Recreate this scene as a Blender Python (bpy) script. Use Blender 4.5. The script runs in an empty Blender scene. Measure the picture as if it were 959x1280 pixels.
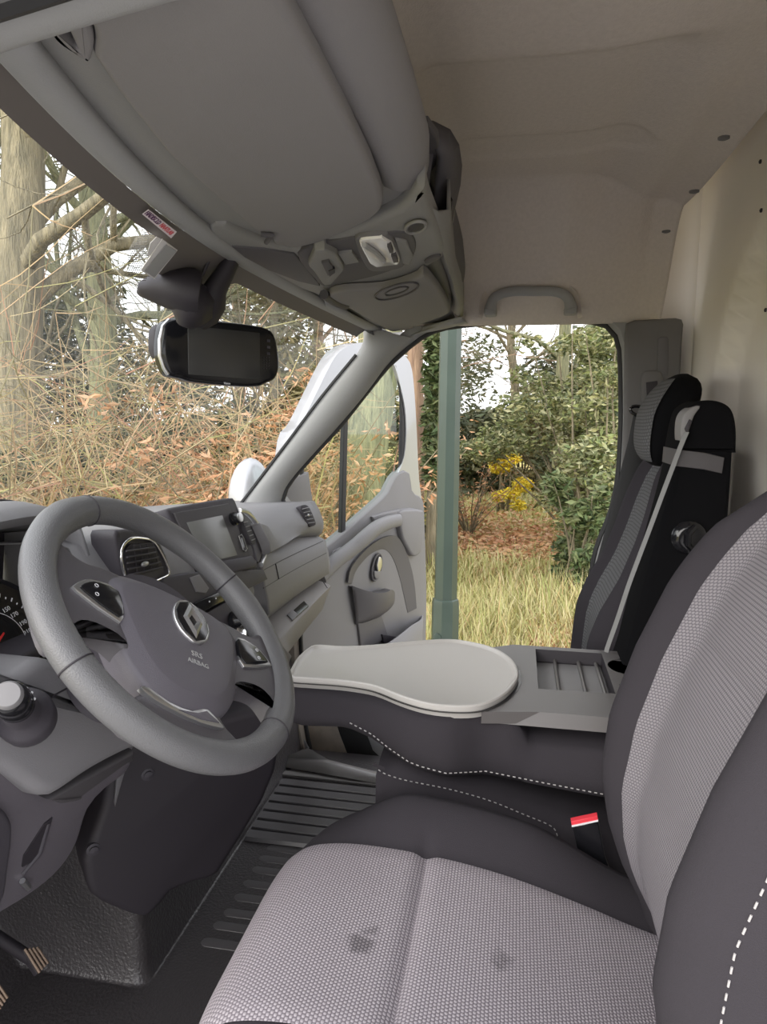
import bpy, bmesh, math, random
from mathutils import Vector, Matrix
from math import sin, cos, pi, radians

C = bpy.context.scene
COL = C.collection

# ------------------------------------------------------------------ camera
CP = Vector((-1.231, -0.395, 1.048)); PSI, PIT, ROL, FPX = 0.185, 0.136, 0.007, 887.0
_F = Vector((cos(PSI)*cos(PIT), sin(PSI)*cos(PIT), -sin(PIT)))
_R = Vector((sin(PSI), -cos(PSI), 0)); _U = _R.cross(_F)
_R2 = cos(ROL)*_R + sin(ROL)*_U; _U2 = -sin(ROL)*_R + cos(ROL)*_U
cam_data = bpy.data.cameras.new('camera'); cam = bpy.data.objects.new('camera', cam_data); COL.objects.link(cam)
cam.matrix_world = Matrix(((_R2.x, _U2.x, -_F.x, CP.x), (_R2.y, _U2.y, -_F.y, CP.y), (_R2.z, _U2.z, -_F.z, CP.z), (0, 0, 0, 1)))
cam_data.sensor_fit = 'VERTICAL'; cam_data.sensor_height = 36.0; cam_data.lens = FPX/1280*36.0
cam_data.clip_start = 0.02; cam_data.clip_end = 400
C.camera = cam

# ------------------------------------------------------------------ world, sun, exposure
W = bpy.data.worlds.new('overcast'); C.world = W; W.use_nodes = True
nt = W.node_tree; nt.nodes.clear()
wo = nt.nodes.new('ShaderNodeOutputWorld'); bg = nt.nodes.new('ShaderNodeBackground')
tc = nt.nodes.new('ShaderNodeTexCoord'); sp = nt.nodes.new('ShaderNodeSeparateXYZ'); cr = nt.nodes.new('ShaderNodeValToRGB')
nz = nt.nodes.new('ShaderNodeTexNoise'); nz.inputs['Scale'].default_value = 2.2; nz.inputs['Detail'].default_value = 4
ad = nt.nodes.new('ShaderNodeMath'); ad.operation = 'MULTIPLY_ADD'; ad.inputs[1].default_value = 0.12
nt.links.new(tc.outputs['Generated'], sp.inputs[0]); nt.links.new(tc.outputs['Generated'], nz.inputs['Vector'])
nt.links.new(nz.outputs['Fac'], ad.inputs[0]); nt.links.new(sp.outputs['Z'], ad.inputs[2]); nt.links.new(ad.outputs[0], cr.inputs[0])
cr.color_ramp.elements[0].position = 0.0; cr.color_ramp.elements[0].color = (0.80, 0.79, 0.80, 1)
cr.color_ramp.elements[1].position = 0.5; cr.color_ramp.elements[1].color = (0.92, 0.93, 0.98, 1)
nt.links.new(cr.outputs[0], bg.inputs[0]); bg.inputs[1].default_value = 1.75
nt.links.new(bg.outputs[0], wo.inputs[0])
sd = bpy.data.lights.new('sun', 'SUN'); sd.energy = 2.2; sd.angle = radians(55); sd.color = (1.0, 0.95, 0.88)
sun = bpy.data.objects.new('sun', sd); COL.objects.link(sun)
sun.rotation_euler = Vector((0.80, -0.50, -0.40)).to_track_quat('-Z', 'Y').to_euler()   # high behind the driver's side, soft overcast sun
C.view_settings.view_transform = 'Standard'; C.view_settings.look = 'None'
C.view_settings.exposure = 0.55; C.view_settings.gamma = 1.0; C.view_settings.use_curve_mapping = False
C.cycles.max_bounces = 10; C.cycles.diffuse_bounces = 6; C.cycles.transparent_max_bounces = 16
C.cycles.use_denoising = True

# ------------------------------------------------------------------ where a point of the place lies: sight line met with a real plane
def ray(px, py): return _F*FPX + _R2*(px-479.5) + _U2*(640-py)
def Q(px, py, x=None, y=None, z=None):
    d = ray(px, py)
    t = (x-CP.x)/d.x if x is not None else (y-CP.y)/d.y if y is not None else (z-CP.z)/d.z
    return CP + d*t
def QP(px, py, p, n):
    d = ray(px, py); return CP + d*((Vector(p)-CP).dot(n)/d.dot(n))
def plane3(a, b, c):
    a, b, c = Vector(a), Vector(b), Vector(c); n = (b-a).cross(c-a).normalized()
    if n.dot(CP-a) < 0: n = -n
    return a, n

# ------------------------------------------------------------------ materials
MATS = {}
def mat(name, col, rough=0.6, metal=0.0, bump=0.0, bscale=300.0, spec=0.5, var=0.0, vscale=8.0, coat=0.0, col2=None):
    m = bpy.data.materials.new(name); m.use_nodes = True; n = m.node_tree; b = n.nodes['Principled BSDF']
    b.inputs['Base Color'].default_value = (*col, 1); b.inputs['Roughness'].default_value = rough
    b.inputs['Metallic'].default_value = metal; b.inputs['Specular IOR Level'].default_value = spec
    b.inputs['Coat Weight'].default_value = coat
    t = n.nodes.new('ShaderNodeTexCoord')
    if var > 0 or col2:
        z = n.nodes.new('ShaderNodeTexNoise'); z.inputs['Scale'].default_value = vscale; z.inputs['Detail'].default_value = 6
        r = n.nodes.new('ShaderNodeValToRGB'); n.links.new(t.outputs['Object'], z.inputs['Vector']); n.links.new(z.outputs['Fac'], r.inputs[0])
        c2 = col2 if col2 else tuple(c*(1-var) for c in col)
        r.color_ramp.elements[0].position = 0.35; r.color_ramp.elements[0].color = (*c2, 1)
        r.color_ramp.elements[1].position = 0.65; r.color_ramp.elements[1].color = (*col, 1)
        n.links.new(r.outputs[0], b.inputs['Base Color'])
    if bump > 0:
        z2 = n.nodes.new('ShaderNodeTexNoise'); z2.inputs['Scale'].default_value = bscale; z2.inputs['Detail'].default_value = 2
        bp = n.nodes.new('ShaderNodeBump'); bp.inputs['Strength'].default_value = bump; bp.inputs['Distance'].default_value = 0.002
        n.links.new(t.outputs['Object'], z2.inputs['Vector']); n.links.new(z2.outputs['Fac'], bp.inputs['Height']); n.links.new(bp.outputs[0], b.inputs['Normal'])
    MATS[name] = m; return m
def weave(name, c1, c2, ax, ay, kx, ky, rough=0.95, bump=0.5, stains=None):
    """knitted fabric: little bumps in rows; ax, ay are the two directions of the rows in space"""
    m = mat(name, c1, rough, spec=0.15); n = m.node_tree; b = n.nodes['Principled BSDF']; L = n.links.new
    t = n.nodes.new('ShaderNodeTexCoord')
    def dot(v):
        d = n.nodes.new('ShaderNodeVectorMath'); d.operation = 'DOT_PRODUCT'; d.inputs[1].default_value = v
        L(t.outputs['Object'], d.inputs[0]); return d.outputs['Value']
    def mth(op, a, b_=None, c_=None):
        q = n.nodes.new('ShaderNodeMath'); q.operation = op
        for i, s in enumerate((a, b_, c_)):
            if s is None: continue
            if isinstance(s, (int, float)): q.inputs[i].default_value = s
            else: L(s, q.inputs[i])
        return q.outputs[0]
    u = mth('MULTIPLY', dot(ax), kx); v = mth('MULTIPLY', dot(ay), ky)
    row = mth('MULTIPLY', mth('FLOOR', mth('MULTIPLY', v, 1/pi)), pi/2)
    h = mth('MULTIPLY', mth('ABSOLUTE', mth('SINE', mth('ADD', u, row))), mth('ABSOLUTE', mth('SINE', v)))
    r = n.nodes.new('ShaderNodeValToRGB'); L(h, r.inputs[0])
    r.color_ramp.elements[0].position = 0.12; r.color_ramp.elements[0].color = (*c2, 1)
    r.color_ramp.elements[1].position = 0.55; r.color_ramp.elements[1].color = (*c1, 1)
    out = r.outputs[0]
    if stains:
        for (p, rad, k) in stains:
            d = n.nodes.new('ShaderNodeVectorMath'); d.operation = 'DISTANCE'; d.inputs[1].default_value = p; L(t.outputs['Object'], d.inputs[0])
            z = n.nodes.new('ShaderNodeTexNoise'); z.inputs['Scale'].default_value = 60; L(t.outputs['Object'], z.inputs['Vector'])
            w = mth('MULTIPLY_ADD', z.outputs['Fac'], rad*1.6, mth('SUBTRACT', d.outputs['Value'], rad*0.8))
            mr = n.nodes.new('ShaderNodeMapRange'); L(w, mr.inputs[0]); mr.inputs[1].default_value = rad*0.6; mr.inputs[2].default_value = rad*1.2
            mr.inputs[3].default_value = k; mr.inputs[4].default_value = 1.0
            x = n.nodes.new('ShaderNodeVectorMath'); x.operation = 'SCALE'; L(out, x.inputs[0]); L(mr.outputs[0], x.inputs['Scale']); out = x.outputs[0]
    L(out, b.inputs['Base Color'])
    bp = n.nodes.new('ShaderNodeBump'); bp.inputs['Strength'].default_value = bump; bp.inputs['Distance'].default_value = 0.0015
    L(h, bp.inputs['Height']); L(bp.outputs[0], b.inputs['Normal'])
    return m
def glass(name, tint=(0.92, 0.95, 0.94), refl=0.045):
    m = bpy.data.materials.new(name); m.use_nodes = True; n = m.node_tree; n.nodes.clear(); L = n.links.new
    o = n.nodes.new('ShaderNodeOutputMaterial'); tr = n.nodes.new('ShaderNodeBsdfTransparent'); tr.inputs[0].default_value = (*tint, 1)
    g = n.nodes.new('ShaderNodeBsdfGlossy'); g.inputs['Roughness'].default_value = 0.02; g.inputs[0].default_value = (1, 1, 1, 1)
    mx = n.nodes.new('ShaderNodeMixShader'); fr = n.nodes.new('ShaderNodeLayerWeight'); pw = n.nodes.new('ShaderNodeMath'); pw.operation = 'POWER'; pw.inputs[1].default_value = 4; L(fr.outputs['Facing'], pw.inputs[0])
    ma = n.nodes.new('ShaderNodeMath'); ma.operation = 'MULTIPLY_ADD'; ma.inputs[1].default_value = 0.5; ma.inputs[2].default_value = refl; L(pw.outputs[0], ma.inputs[0])
    L(ma.outputs[0], mx.inputs[0]); L(tr.outputs[0], mx.inputs[1]); L(g.outputs[0], mx.inputs[2]); L(mx.outputs[0], o.inputs[0])
    MATS[name] = m; return m
def leafmat(name, cols, rough=0.6, trans=0.25):
    m = bpy.data.materials.new(name); m.use_nodes = True; n = m.node_tree; b = n.nodes['Principled BSDF']; L = n.links.new
    g = n.nodes.new('ShaderNodeNewGeometry'); r = n.nodes.new('ShaderNodeValToRGB'); L(g.outputs['Random Per Island'], r.inputs[0])
    e = r.color_ramp.elements
    while len(e) < len(cols): e.new(0.5)
    for i, c in enumerate(cols): e[i].position = i/(len(cols)-1); e[i].color = (*c, 1)
    L(r.outputs[0], b.inputs['Base Color']); b.inputs['Roughness'].default_value = rough
    b.inputs['Specular IOR Level'].default_value = 0.3
    MATS[name] = m; return m

# ------------------------------------------------------------------ mesh building
class MB:
    def __init__(s): s.v = []; s.f = []
    def add(s, vs, fs):
        k = len(s.v); s.v += [tuple(p) for p in vs]; s.f += [tuple(i+k for i in f) for f in fs]; return s
    def box(s, c, sz, M=None):
        c = Vector(c); h = Vector(sz)/2; M = M or Matrix.Identity(3)
        vs = [c + M @ Vector((h.x*a, h.y*b, h.z*d)) for d in (-1, 1) for b in (-1, 1) for a in (-1, 1)]
        return s.add(vs, [(0, 2, 3, 1), (4, 5, 7, 6), (0, 1, 5, 4), (2, 6, 7, 3), (0, 4, 6, 2), (1, 3, 7, 5)])
    def grid(s, rows, closed_u=False, closed_v=False):
        nr, nc = len(rows), len(rows[0]); fs = []
        for i in range(nr if closed_v else nr-1):
            for j in range(nc if closed_u else nc-1):
                a, b = i*nc+j, i*nc+(j+1) % nc; i2 = (i+1) % nr
                fs.append((a, b, i2*nc+(j+1) % nc, i2*nc+j))
        return s.add([p for r in rows for p in r], fs)
    def loft(s, rings, cap=True):
        k = len(s.v); n = len(rings[0]); s.grid(rings, closed_u=True)
        if cap:
            s.f.append(tuple(k+i for i in reversed(range(n)))); e = k+(len(rings)-1)*n; s.f.append(tuple(e+i for i in range(n)))
        return s
    def tube(s, path, r, n=8, cap=True, closed=False, flat=None):
        path = [Vector(p) for p in path]; m = len(path); rings = []
        rr = r if isinstance(r, (list, tuple)) else [r]*m
        up = None
        for i, p in enumerate(path):
            if closed: t = path[(i+1) % m]-path[i-1]
            else: t = path[min(i+1, m-1)]-path[max(i-1, 0)]
            t.normalize()
            if up is None: up = Vector((0, 0, 1)) if abs(t.z) < 0.9 else Vector((1, 0, 0))
            a = (up - t*up.dot(t)).normalized(); b = t.cross(a); up = a
            rings.append([p + (a*cos(2*pi*j/n)*(flat or 1) + b*sin(2*pi*j/n))*rr[i] for j in range(n)])
        if closed: s.grid(rings, True, True)
        else: s.loft(rings, cap)
        return s
    def prism(s, pts, d, bevel=0.0):
        """outline pts (Vectors, roughly flat) pushed by vector d; bevel rounds the front rim (the pts side)"""
        pts = [Vector(p) for p in pts]; d = Vector(d); n = len(pts); c = sum(pts, Vector())/n; dn = d.normalized()
        if bevel > 0:
            rings = []
            for k in range(4):
                a = k/3*pi/2; ins = bevel*(1-sin(a)); dep = bevel*(1-cos(a))
                ring = []
                for i in range(n):
                    e1 = (pts[i]-pts[i-1]); e2 = (pts[(i+1) % n]-pts[i])
                    e1 = e1.normalized() if e1.length > 1e-9 else e2.normalized(); e2 = e2.normalized() if e2.length > 1e-9 else e1
                    t = (e1+e2); t = t.normalized() if t.length > 1e-6 else e1
                    o = dn.cross(t).normalized()
                    if (pts[i]+o*0.001-c).length > (pts[i]-c).length and _conv(pts, i, o): o = -o
                    ring.append(pts[i]+o*ins+dn*dep)
                rings.append(ring)
            rings = rings[::-1] if False else rings
            rings.append([p+d for p in pts])
            return s.loft(rings, True)
        return s.loft([pts, [p+d for p in pts]], True)
    def lathe(s, prof, o, ax, n=24, cap=True):
        o = Vector(o); ax = Vector(ax).normalized(); a = (Vector((0, 0, 1)) if abs(ax.z) < 0.9 else Vector((1, 0, 0))).cross(ax).normalized(); b = ax.cross(a)
        return s.loft([[o + ax*h + (a*cos(2*pi*j/n)+b*sin(2*pi*j/n))*max(r, 1e-5) for j in range(n)] for r, h in prof], cap)
    def ball(s, c, r, n=12, m=8, M=None):
        c = Vector(c); r = Vector(r) if not isinstance(r, (int, float)) else Vector((r, r, r)); M = M or Matrix.Identity(3)
        return s.loft([[c + M @ Vector((r.x*max(sin(pi*i/m), .02)*cos(2*pi*j/n), r.y*max(sin(pi*i/m), .02)*sin(2*pi*j/n), r.z*cos(pi*i/m))) for j in range(n)] for i in range(m+1)], True)
def _area2(pts, dn):
    s_ = Vector()
    for i in range(len(pts)): s_ += pts[i-1].cross(pts[i])
    return s_.dot(dn)
def _conv(pts, i, o): return True
def inset_dir(pts, dn):
    """per vertex inward direction in the plane across dn"""
    sg = 1 if _area2(pts, dn) > 0 else -1; out = []
    n = len(pts)
    for i in range(n):
        e1 = pts[i]-pts[i-1]; e2 = pts[(i+1) % n]-pts[i]
        e1 = e1.normalized() if e1.length > 1e-9 else e2.normalized(); e2 = e2.normalized() if e2.length > 1e-9 else e1
        t = e1+e2; t = t.normalized() if t.length > 1e-6 else e1
        out.append(dn.cross(t).normalized()*sg)
    return out
def plate(pts, d, bevel=0.004, seg=3):
    """closed slab: front outline pts (toward the viewer), thickness vector d away from the viewer, front rim rounded"""
    m = MB(); pts = [Vector(p) for p in pts]; d = Vector(d); dn = d.normalized(); ins = inset_dir(pts, dn)
    rings = []
    for k in range(seg+1):
        a = k/seg*pi/2; rings.append([p + w*bevel*(1-sin(a)) + dn*bevel*(1-cos(a)) for p, w in zip(pts, ins)])
    if bevel <= 0: rings = [pts]
    rings.append([p+d for p in pts])
    return m.loft(rings, True)
def smooth_poly(pts, it=2, closed=True):
    pts = [Vector(p) for p in pts]
    for _ in range(it):
        q = []; n = len(pts)
        if not closed: q.append(pts[0])
        for i in range(n if closed else n-1):
            a, b = pts[i], pts[(i+1) % n]; q += [a*0.75+b*0.25, a*0.25+b*0.75]
        if not closed: q.append(pts[-1])
        pts = q
    return pts
def catmull(pts, k=6, closed=False):
    pts = [Vector(p) for p in pts]; n = len(pts); out = []
    for i in range(n if closed else n-1):
        p1, p2 = pts[i], pts[(i+1) % n]
        p0 = pts[i-1] if (closed or i > 0) else p1*2-p2; p3 = pts[(i+2) % n] if (closed or i+2 < n) else p2*2-p1
        for j in range(k):
            t = j/k; out.append(0.5*((2*p1)+(p2-p0)*t+(2*p0-5*p1+4*p2-p3)*t*t+(3*p1-p0-3*p2+p3)*t**3))
    if not closed: out.append(pts[-1])
    return out
def resample(pts, n, closed=False):
    pts = [Vector(p) for p in pts]
    if closed: pts = pts+[pts[0]]
    d = [0]
    for a, b in zip(pts, pts[1:]): d.append(d[-1]+(b-a).length)
    out = []; k = 0
    for i in range(n):
        t = d[-1]*i/(n if closed else n-1)
        while k < len(d)-2 and d[k+1] < t: k += 1
        s_ = (t-d[k])/max(d[k+1]-d[k], 1e-12); out.append(pts[k].lerp(pts[k+1], min(s_, 1)))
    return out
def obj(name, mb, m, parent=None, smooth=35, subsurf=0, solid=0, bevel=0, kind=None, label=None, weld=False):
    me = bpy.data.meshes.new(name)
    if isinstance(mb, MB): me.from_pydata(mb.v, [], mb.f)
    else: mb.to_mesh(me); mb.free()
    me.validate()
    bm = bmesh.new(); bm.from_mesh(me)
    if weld: bmesh.ops.remove_doubles(bm, verts=bm.verts, dist=1e-5)
    if len(bm.faces) < 60000: bmesh.ops.recalc_face_normals(bm, faces=bm.faces)
    bm.to_mesh(me); bm.free()
    me.materials.append(MATS[m] if isinstance(m, str) else m)
    if smooth and len(me.polygons):
        me.polygons.foreach_set('use_smooth', [True]*len(me.polygons)); me.set_sharp_from_angle(angle=radians(smooth))
    o = bpy.data.objects.new(name, me); COL.objects.link(o)
    if solid:
        s_ = o.modifiers.new('solid', 'SOLIDIFY'); s_.thickness = solid; s_.offset = 0
    if bevel:
        b = o.modifiers.new('bevel', 'BEVEL'); b.width = bevel; b.segments = 3; b.limit_method = 'ANGLE'; b.angle_limit = radians(30)
    if subsurf:
        q = o.modifiers.new('sub', 'SUBSURF'); q.levels = subsurf; q.render_levels = subsurf
    if parent is not None:
        o.parent = parent; o.matrix_parent_inverse = Matrix.Translation(-PLOC[parent.name] if parent.name in PLOC else Vector())
    else: PLOC[o.name] = Vector((0, 0, 0))
    if kind: o['kind'] = kind
    if label: o['label'] = label
    return o
PLOC = {}
def thing(name, label, cat, loc=(0, 0, 0), group=None):
    o = bpy.data.objects.new(name, None); COL.objects.link(o); o.location = loc; o.empty_display_size = 0.05
    PLOC[o.name] = Vector(loc); o['label'] = label; o['category'] = cat
    if group: o['group'] = group
    return o
def tag(o, label, cat, group=None):
    o['label'] = label; o['category'] = cat
    if group: o['group'] = group
    return o
def struct(name, mb, m, **k): return obj(name, mb, m, kind='structure', **k)
def textobj(name, s, size, o, ux, uy, m, parent, extr=0.0003, align='CENTER'):
    cu = bpy.data.curves.new(name, 'FONT'); cu.body = s; cu.size = size; cu.extrude = extr; cu.align_x = align; cu.align_y = 'CENTER'
    t = bpy.data.objects.new(name, cu); COL.objects.link(t)
    ux = Vector(ux).normalized(); uz = ux.cross(Vector(uy)).normalized(); uy = uz.cross(ux)
    o = Vector(o)
    M = Matrix(((ux.x, uy.x, uz.x, o.x), (ux.y, uy.y, uz.y, o.y), (ux.z, uy.z, uz.z, o.z), (0, 0, 0, 1)))
    cu.resolution_u = 2; me = t.to_mesh(); m_ = me.copy(); t.to_mesh_clear(); bpy.data.objects.remove(t); bpy.data.curves.remove(cu)
    m_.name = name; m_.transform(M); m_.materials.clear(); m_.materials.append(MATS[m])
    t = bpy.data.objects.new(name, m_); COL.objects.link(t)
    if parent is not None:
        t.parent = parent; t.matrix_parent_inverse = Matrix.Translation(-PLOC.get(parent.name, Vector()))
    return t
def V(*a): return Vector(a)
rnd = random.Random(7)

# plastics, cloth, metal
mat('dash_grey', (0.21, 0.205, 0.215), 0.55, bump=0.25, bscale=900)
mat('dash_dark', (0.055, 0.05, 0.06), 0.55, bump=0.2, bscale=900)
mat('dash_black', (0.026, 0.022, 0.028), 0.6)
mat('dash_beige', (0.26, 0.245, 0.235), 0.6, bump=0.2, bscale=900)
mat('leather_grey', (0.115, 0.115, 0.12), 0.36, bump=0.35, bscale=700)
mat('hub_grey', (0.105, 0.098, 0.115), 0.45, bump=0.25, bscale=1000)
mat('gloss_black', (0.01, 0.01, 0.012), 0.15)
mat('satin_metal', (0.55, 0.55, 0.56), 0.3, metal=0.9)
mat('chrome', (0.85, 0.85, 0.86), 0.12, metal=1.0)
mat('white_print', (0.75, 0.75, 0.78), 0.6)
mat('red_print', (0.7, 0.03, 0.03), 0.5)
mat('red_plastic', (0.75, 0.05, 0.07), 0.4)
mat('headliner_cloth', (0.60, 0.54, 0.49), 0.98, bump=0.5, bscale=350, spec=0.1, var=0.06, vscale=120)
mat('visor_vinyl', (0.21, 0.20, 0.20), 0.7, bump=0.15, bscale=700, spec=0.3)
mat('overhead_plastic', (0.23, 0.225, 0.215), 0.6, bump=0.2, bscale=900, spec=0.3)
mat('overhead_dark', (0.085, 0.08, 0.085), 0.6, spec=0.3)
mat('frit', (0.13, 0.115, 0.105), 0.7)
mat('pillar_grey', (0.30, 0.30, 0.30), 0.7, bump=0.2, bscale=600, spec=0.3)
mat('bpillar_grey', (0.15, 0.145, 0.145), 0.7, bump=0.2, bscale=600, spec=0.3)
mat('door_grey', (0.205, 0.20, 0.205), 0.5, bump=0.2, bscale=700)
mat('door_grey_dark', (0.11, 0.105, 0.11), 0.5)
mat('panel_cream', (0.82, 0.77, 0.70), 0.5, var=0.05, vscale=3)
mat('silver_paint', (0.42, 0.43, 0.45), 0.3, metal=0.35, coat=0.4)
mat('sill_paint', (0.55, 0.49, 0.42), 0.4, var=0.2, vscale=30)
mat('seal_rubber', (0.02, 0.02, 0.022), 0.6)
mat('mat_rubber', (0.055, 0.050, 0.052), 0.33, bump=1.0, bscale=170)
mat('step_grey', (0.20, 0.19, 0.185), 0.35)
mat('dash_mid', (0.115, 0.105, 0.12), 0.55, bump=0.2, bscale=900)
mat('mat_smooth', (0.10, 0.095, 0.098), 0.30, bump=0.1, bscale=300)
mat('tray_grey', (0.50, 0.48, 0.46), 0.35, bump=0.08, bscale=900)
mat('console_grey', (0.12, 0.112, 0.112), 0.35, bump=0.1, bscale=900)
mat('cloth_black', (0.042, 0.038, 0.044), 0.95, bump=0.4, bscale=1200, spec=0.15)
mat('cloth_tower', (0.006, 0.006, 0.007), 0.97, spec=0.08)
mat('belt_black', (0.03, 0.03, 0.032), 0.75, bump=0.3, bscale=900)
mat('belt_grey', (0.20, 0.20, 0.20), 0.6)
mat('thread', (0.42, 0.40, 0.40), 0.8)
mat('screen_grey', (0.21, 0.215, 0.21), 0.25)
mat('mirror_screen', (0.05, 0.05, 0.05), 0.2)
mat('paper_white', (0.75, 0.73, 0.72), 0.6)
mat('label_pink', (0.78, 0.70, 0.72), 0.6)
mat('print_dark', (0.12, 0.05, 0.12), 0.6)
mat('print_red', (0.65, 0.12, 0.14), 0.6)
mat('print_grey', (0.35, 0.35, 0.35), 0.6)
mat('lens_clear', (0.80, 0.78, 0.74), 0.15, coat=0.5)
glass('window_glass'); glass('door_glass', (0.80, 0.88, 0.84))
# ------------------------------------------------------------------ the van's shell
XR = 0.81
ap = [(354,626),(362,605),(392,570),(425,534),(455,496),(483,461),(499,446),(520,428),(540,416),(562,410),(600,406),(650,403),(720,402),(748,405),(764,413),(772,428),(775,450),(776,520),(774,570),(771,603),(763,640),(750,672),(741,700),(736,738),(731,780),(724,840)]
AP = [Q(x, y, x=XR) for x, y in ap]                       # upper edge of the passenger door opening
AP = catmull(AP, 4)
low = [V(XR,-0.60,0.30), V(XR,-0.60,0.0), V(XR,-0.56,-0.16), V(XR,-0.45,-0.22), V(XR,-0.1,-0.22), V(XR,0.12,-0.20), V(XR,0.20,-0.10), V(XR,0.235,0.10), V(XR,0.245,0.40), V(XR,0.25,0.62), V(XR,0.26,0.72)]
loop = AP + low
loop = resample(loop, 110, closed=True)
cen = V(XR, -0.2, 0.5)
def grow(p, dx, k):
    d = V(0, p.y-cen.y, p.z-cen.z)
    d.normalize(); return V(p.x+dx, p.y, p.z) + d*k
ring1 = [grow(p, 0.012, 0.03) for p in loop]; ring2 = [grow(p, 0.06, 0.055) for p in loop]; ring3 = [grow(p, 0.16, 0.06) for p in loop]
m = MB(); m.grid([ [grow(p, -0.012, 0.05) for p in loop], [grow(p, -0.014, 0.02) for p in loop], [grow(p, 0.0, 0.004) for p in loop], [grow(p, 0.02, 0.006) for p in loop], ring1, ring2, ring3], closed_u=True)
def side(f): 
    mm = MB(); nl = len(loop); G_ = [[grow(p, -0.012, 0.05) for p in loop], [grow(p, -0.014, 0.02) for p in loop], [grow(p, 0.0, 0.004) for p in loop], [grow(p, 0.02, 0.006) for p in loop], ring1, ring2, ring3]
    idx = [i for i in range(nl) if f(loop[i])]
    runs = []; cur = [idx[0]]
    for i in idx[1:]:
        if i == cur[-1]+1: cur.append(i)
        else: runs.append(cur); cur = [i]
    runs.append(cur)
    if len(runs) > 1 and runs[0][0] == 0 and runs[-1][-1] == nl-1: runs[0] = runs.pop()+runs[0]
    for r in runs: mm.grid([[g[i] for i in r] for g in G_])
    return mm
door_frame_body = struct('wall_right', side(lambda p: p.z > 0.33 or p.y < -0.5), 'pillar_grey')
struct('trim_8', side(lambda p: p.z < 0.40 and p.y > -0.59), 'sill_paint')
m = MB(); m.tube([grow(p, 0.004, 0.004) for p in loop], 0.0085, 8, closed=True)
seal = obj('door_seal', m, 'seal_rubber', door_frame_body, label='black rubber seal around the door opening')

# headliner: a moulded cloth shell
def sm_c(t): t = max(0.0, min(1.0, t)); return t*t*(3-2*t)
def hz(x, y):
    side = 1.300 - 0.0*max(0, y)
    rr_ = min(1.0, max(0.0, (-0.50-y)/0.22)); k = min(1.0, max(0.0, (0.80-abs(x))/(0.30-0.17*rr_))); k = k*k*(3-2*k)
    f = min(1.0, max(0.0, (0.03-y)/0.30)); f = f*f*(3-2*f)
    top = 1.325 + 0.225*f + 0.03*rr_ + 0.045*sm_c((x+0.15)/0.11)*sm_c((y+0.70)/0.14)
    s = 1.298
    if y > -0.12: s = 1.298 - 0.010*((y+0.12)/0.20)
    if x < -0.2 and y > -0.32: s += 0.05*min(1, (y+0.32)/0.1)*min(1, (-0.2-x)/0.1)
    z = s + (top-s)*k**0.8
    # pressed long oval
    d_ = math.hypot(x-0.33, max(0, abs(y+0.43)-0.16))
    z += 0.005*sm_c((0.062-d_)/0.014)
    return z
rows = []
ys = [0.075-0.86*i/110 for i in range(111)]
xs = [i/160*1.62-0.81 for i in range(161)]
for y in ys:
    r = []
    for x0 in xs:
        x = x0
        z = hz(x0, y)
        if y < -0.72: z -= 0.10*((-0.72-y)/0.065)**2*0.25
        r.append(V(x, y*(1-.045*(abs(x)/.8)**6) - (0.0 if y < 0 else 0.10*(x/0.8)**2), z))
    rows.append(r)
m = MB(); m.grid(rows)
ceiling = struct('ceiling', m, 'headliner_cloth', smooth=60, solid=0.006)

# outer roof, so the cab is closed overhead
m = MB(); m.grid([[V(x*1.12, y, 1.70-0.03*(abs(x)/0.8)**4-max(0, y+0.2)*1.0) for x in [i/10*1.66-0.83 for i in range(11)]] for y in (0.03, -0.05, -0.2, -0.4, -0.8, -0.9)])
struct('trim_1', m, 'panel_cream', solid=0.01, smooth=60)

# bulkhead between cab and load space, with pressed recesses
def by(x, z):
    y = -0.845
    # raised band along the side wall, recessed field inside
    d = math.hypot(max(0, x-0.20)/1.0, max(0, z-1.05)/1.0)
    t = min(1, max(0, (0.36-d)/0.02)); t = t*t*(3-2*t)
    y -= 0.040*t
    return y
rows = []
for i in range(61):
    z = -0.05 + i/60*1.78
    rows.append([V(x, by(x, z), z) for x in [(-0.9 + j/70*1.85) for j in range(71)]])
m = MB(); m.grid(rows); wall_rear = struct('wall_rear', m, 'panel_cream', smooth=60, solid=0.004)
for (px, py) in [(951,202),(952,263),(931,388)]:
    p = Q(px, py, y=-0.842)
    obj('bolt_head', MB().lathe([(0.004, 0), (0.004, 0.003), (0.001, 0.0045)], (p.x, by(p.x, p.z)+0.002, p.z), (0, 1, 0), 10), 'dash_black', wall_rear)
# cream side wall strip between the headliner, B-pillar trim and bulkhead
pr = MB()
strip = []
for z in [i/20*1.76-0.05 for i in range(21)]:
    k = 0
    strip.append([V(0.905-0.10*k*k, -0.70, z), V(0.902-0.10*k*k, -0.75, z), V(0.89-0.10*k*k, -0.80, z), V(0.86-0.10*k*k, -0.835, z), V(0.80-0.10*k*k, -0.846, z)])
pr.grid(strip); struct('wall_side', pr, 'panel_cream', smooth=70, solid=0.003)
# headliner fixing clips along its rear edge
for (px, py) in [(905,172),(868,239),(833,289)]:
    p = Q(px, py, y=-0.73); zc = min(p.z, hz(min(p.x, .78), -0.73)-0.002)
    tag(obj('headliner_clip', MB().lathe([(0.010, 0), (0.010, 0.003), (0.005, 0.005)], (min(p.x, 0.78), -0.73, zc+0.001), (0, 0, -1), 12), 'bpillar_grey'),
        'small round grey clip on the rear edge of the headliner', 'clip', 'headliner clips')

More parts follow.
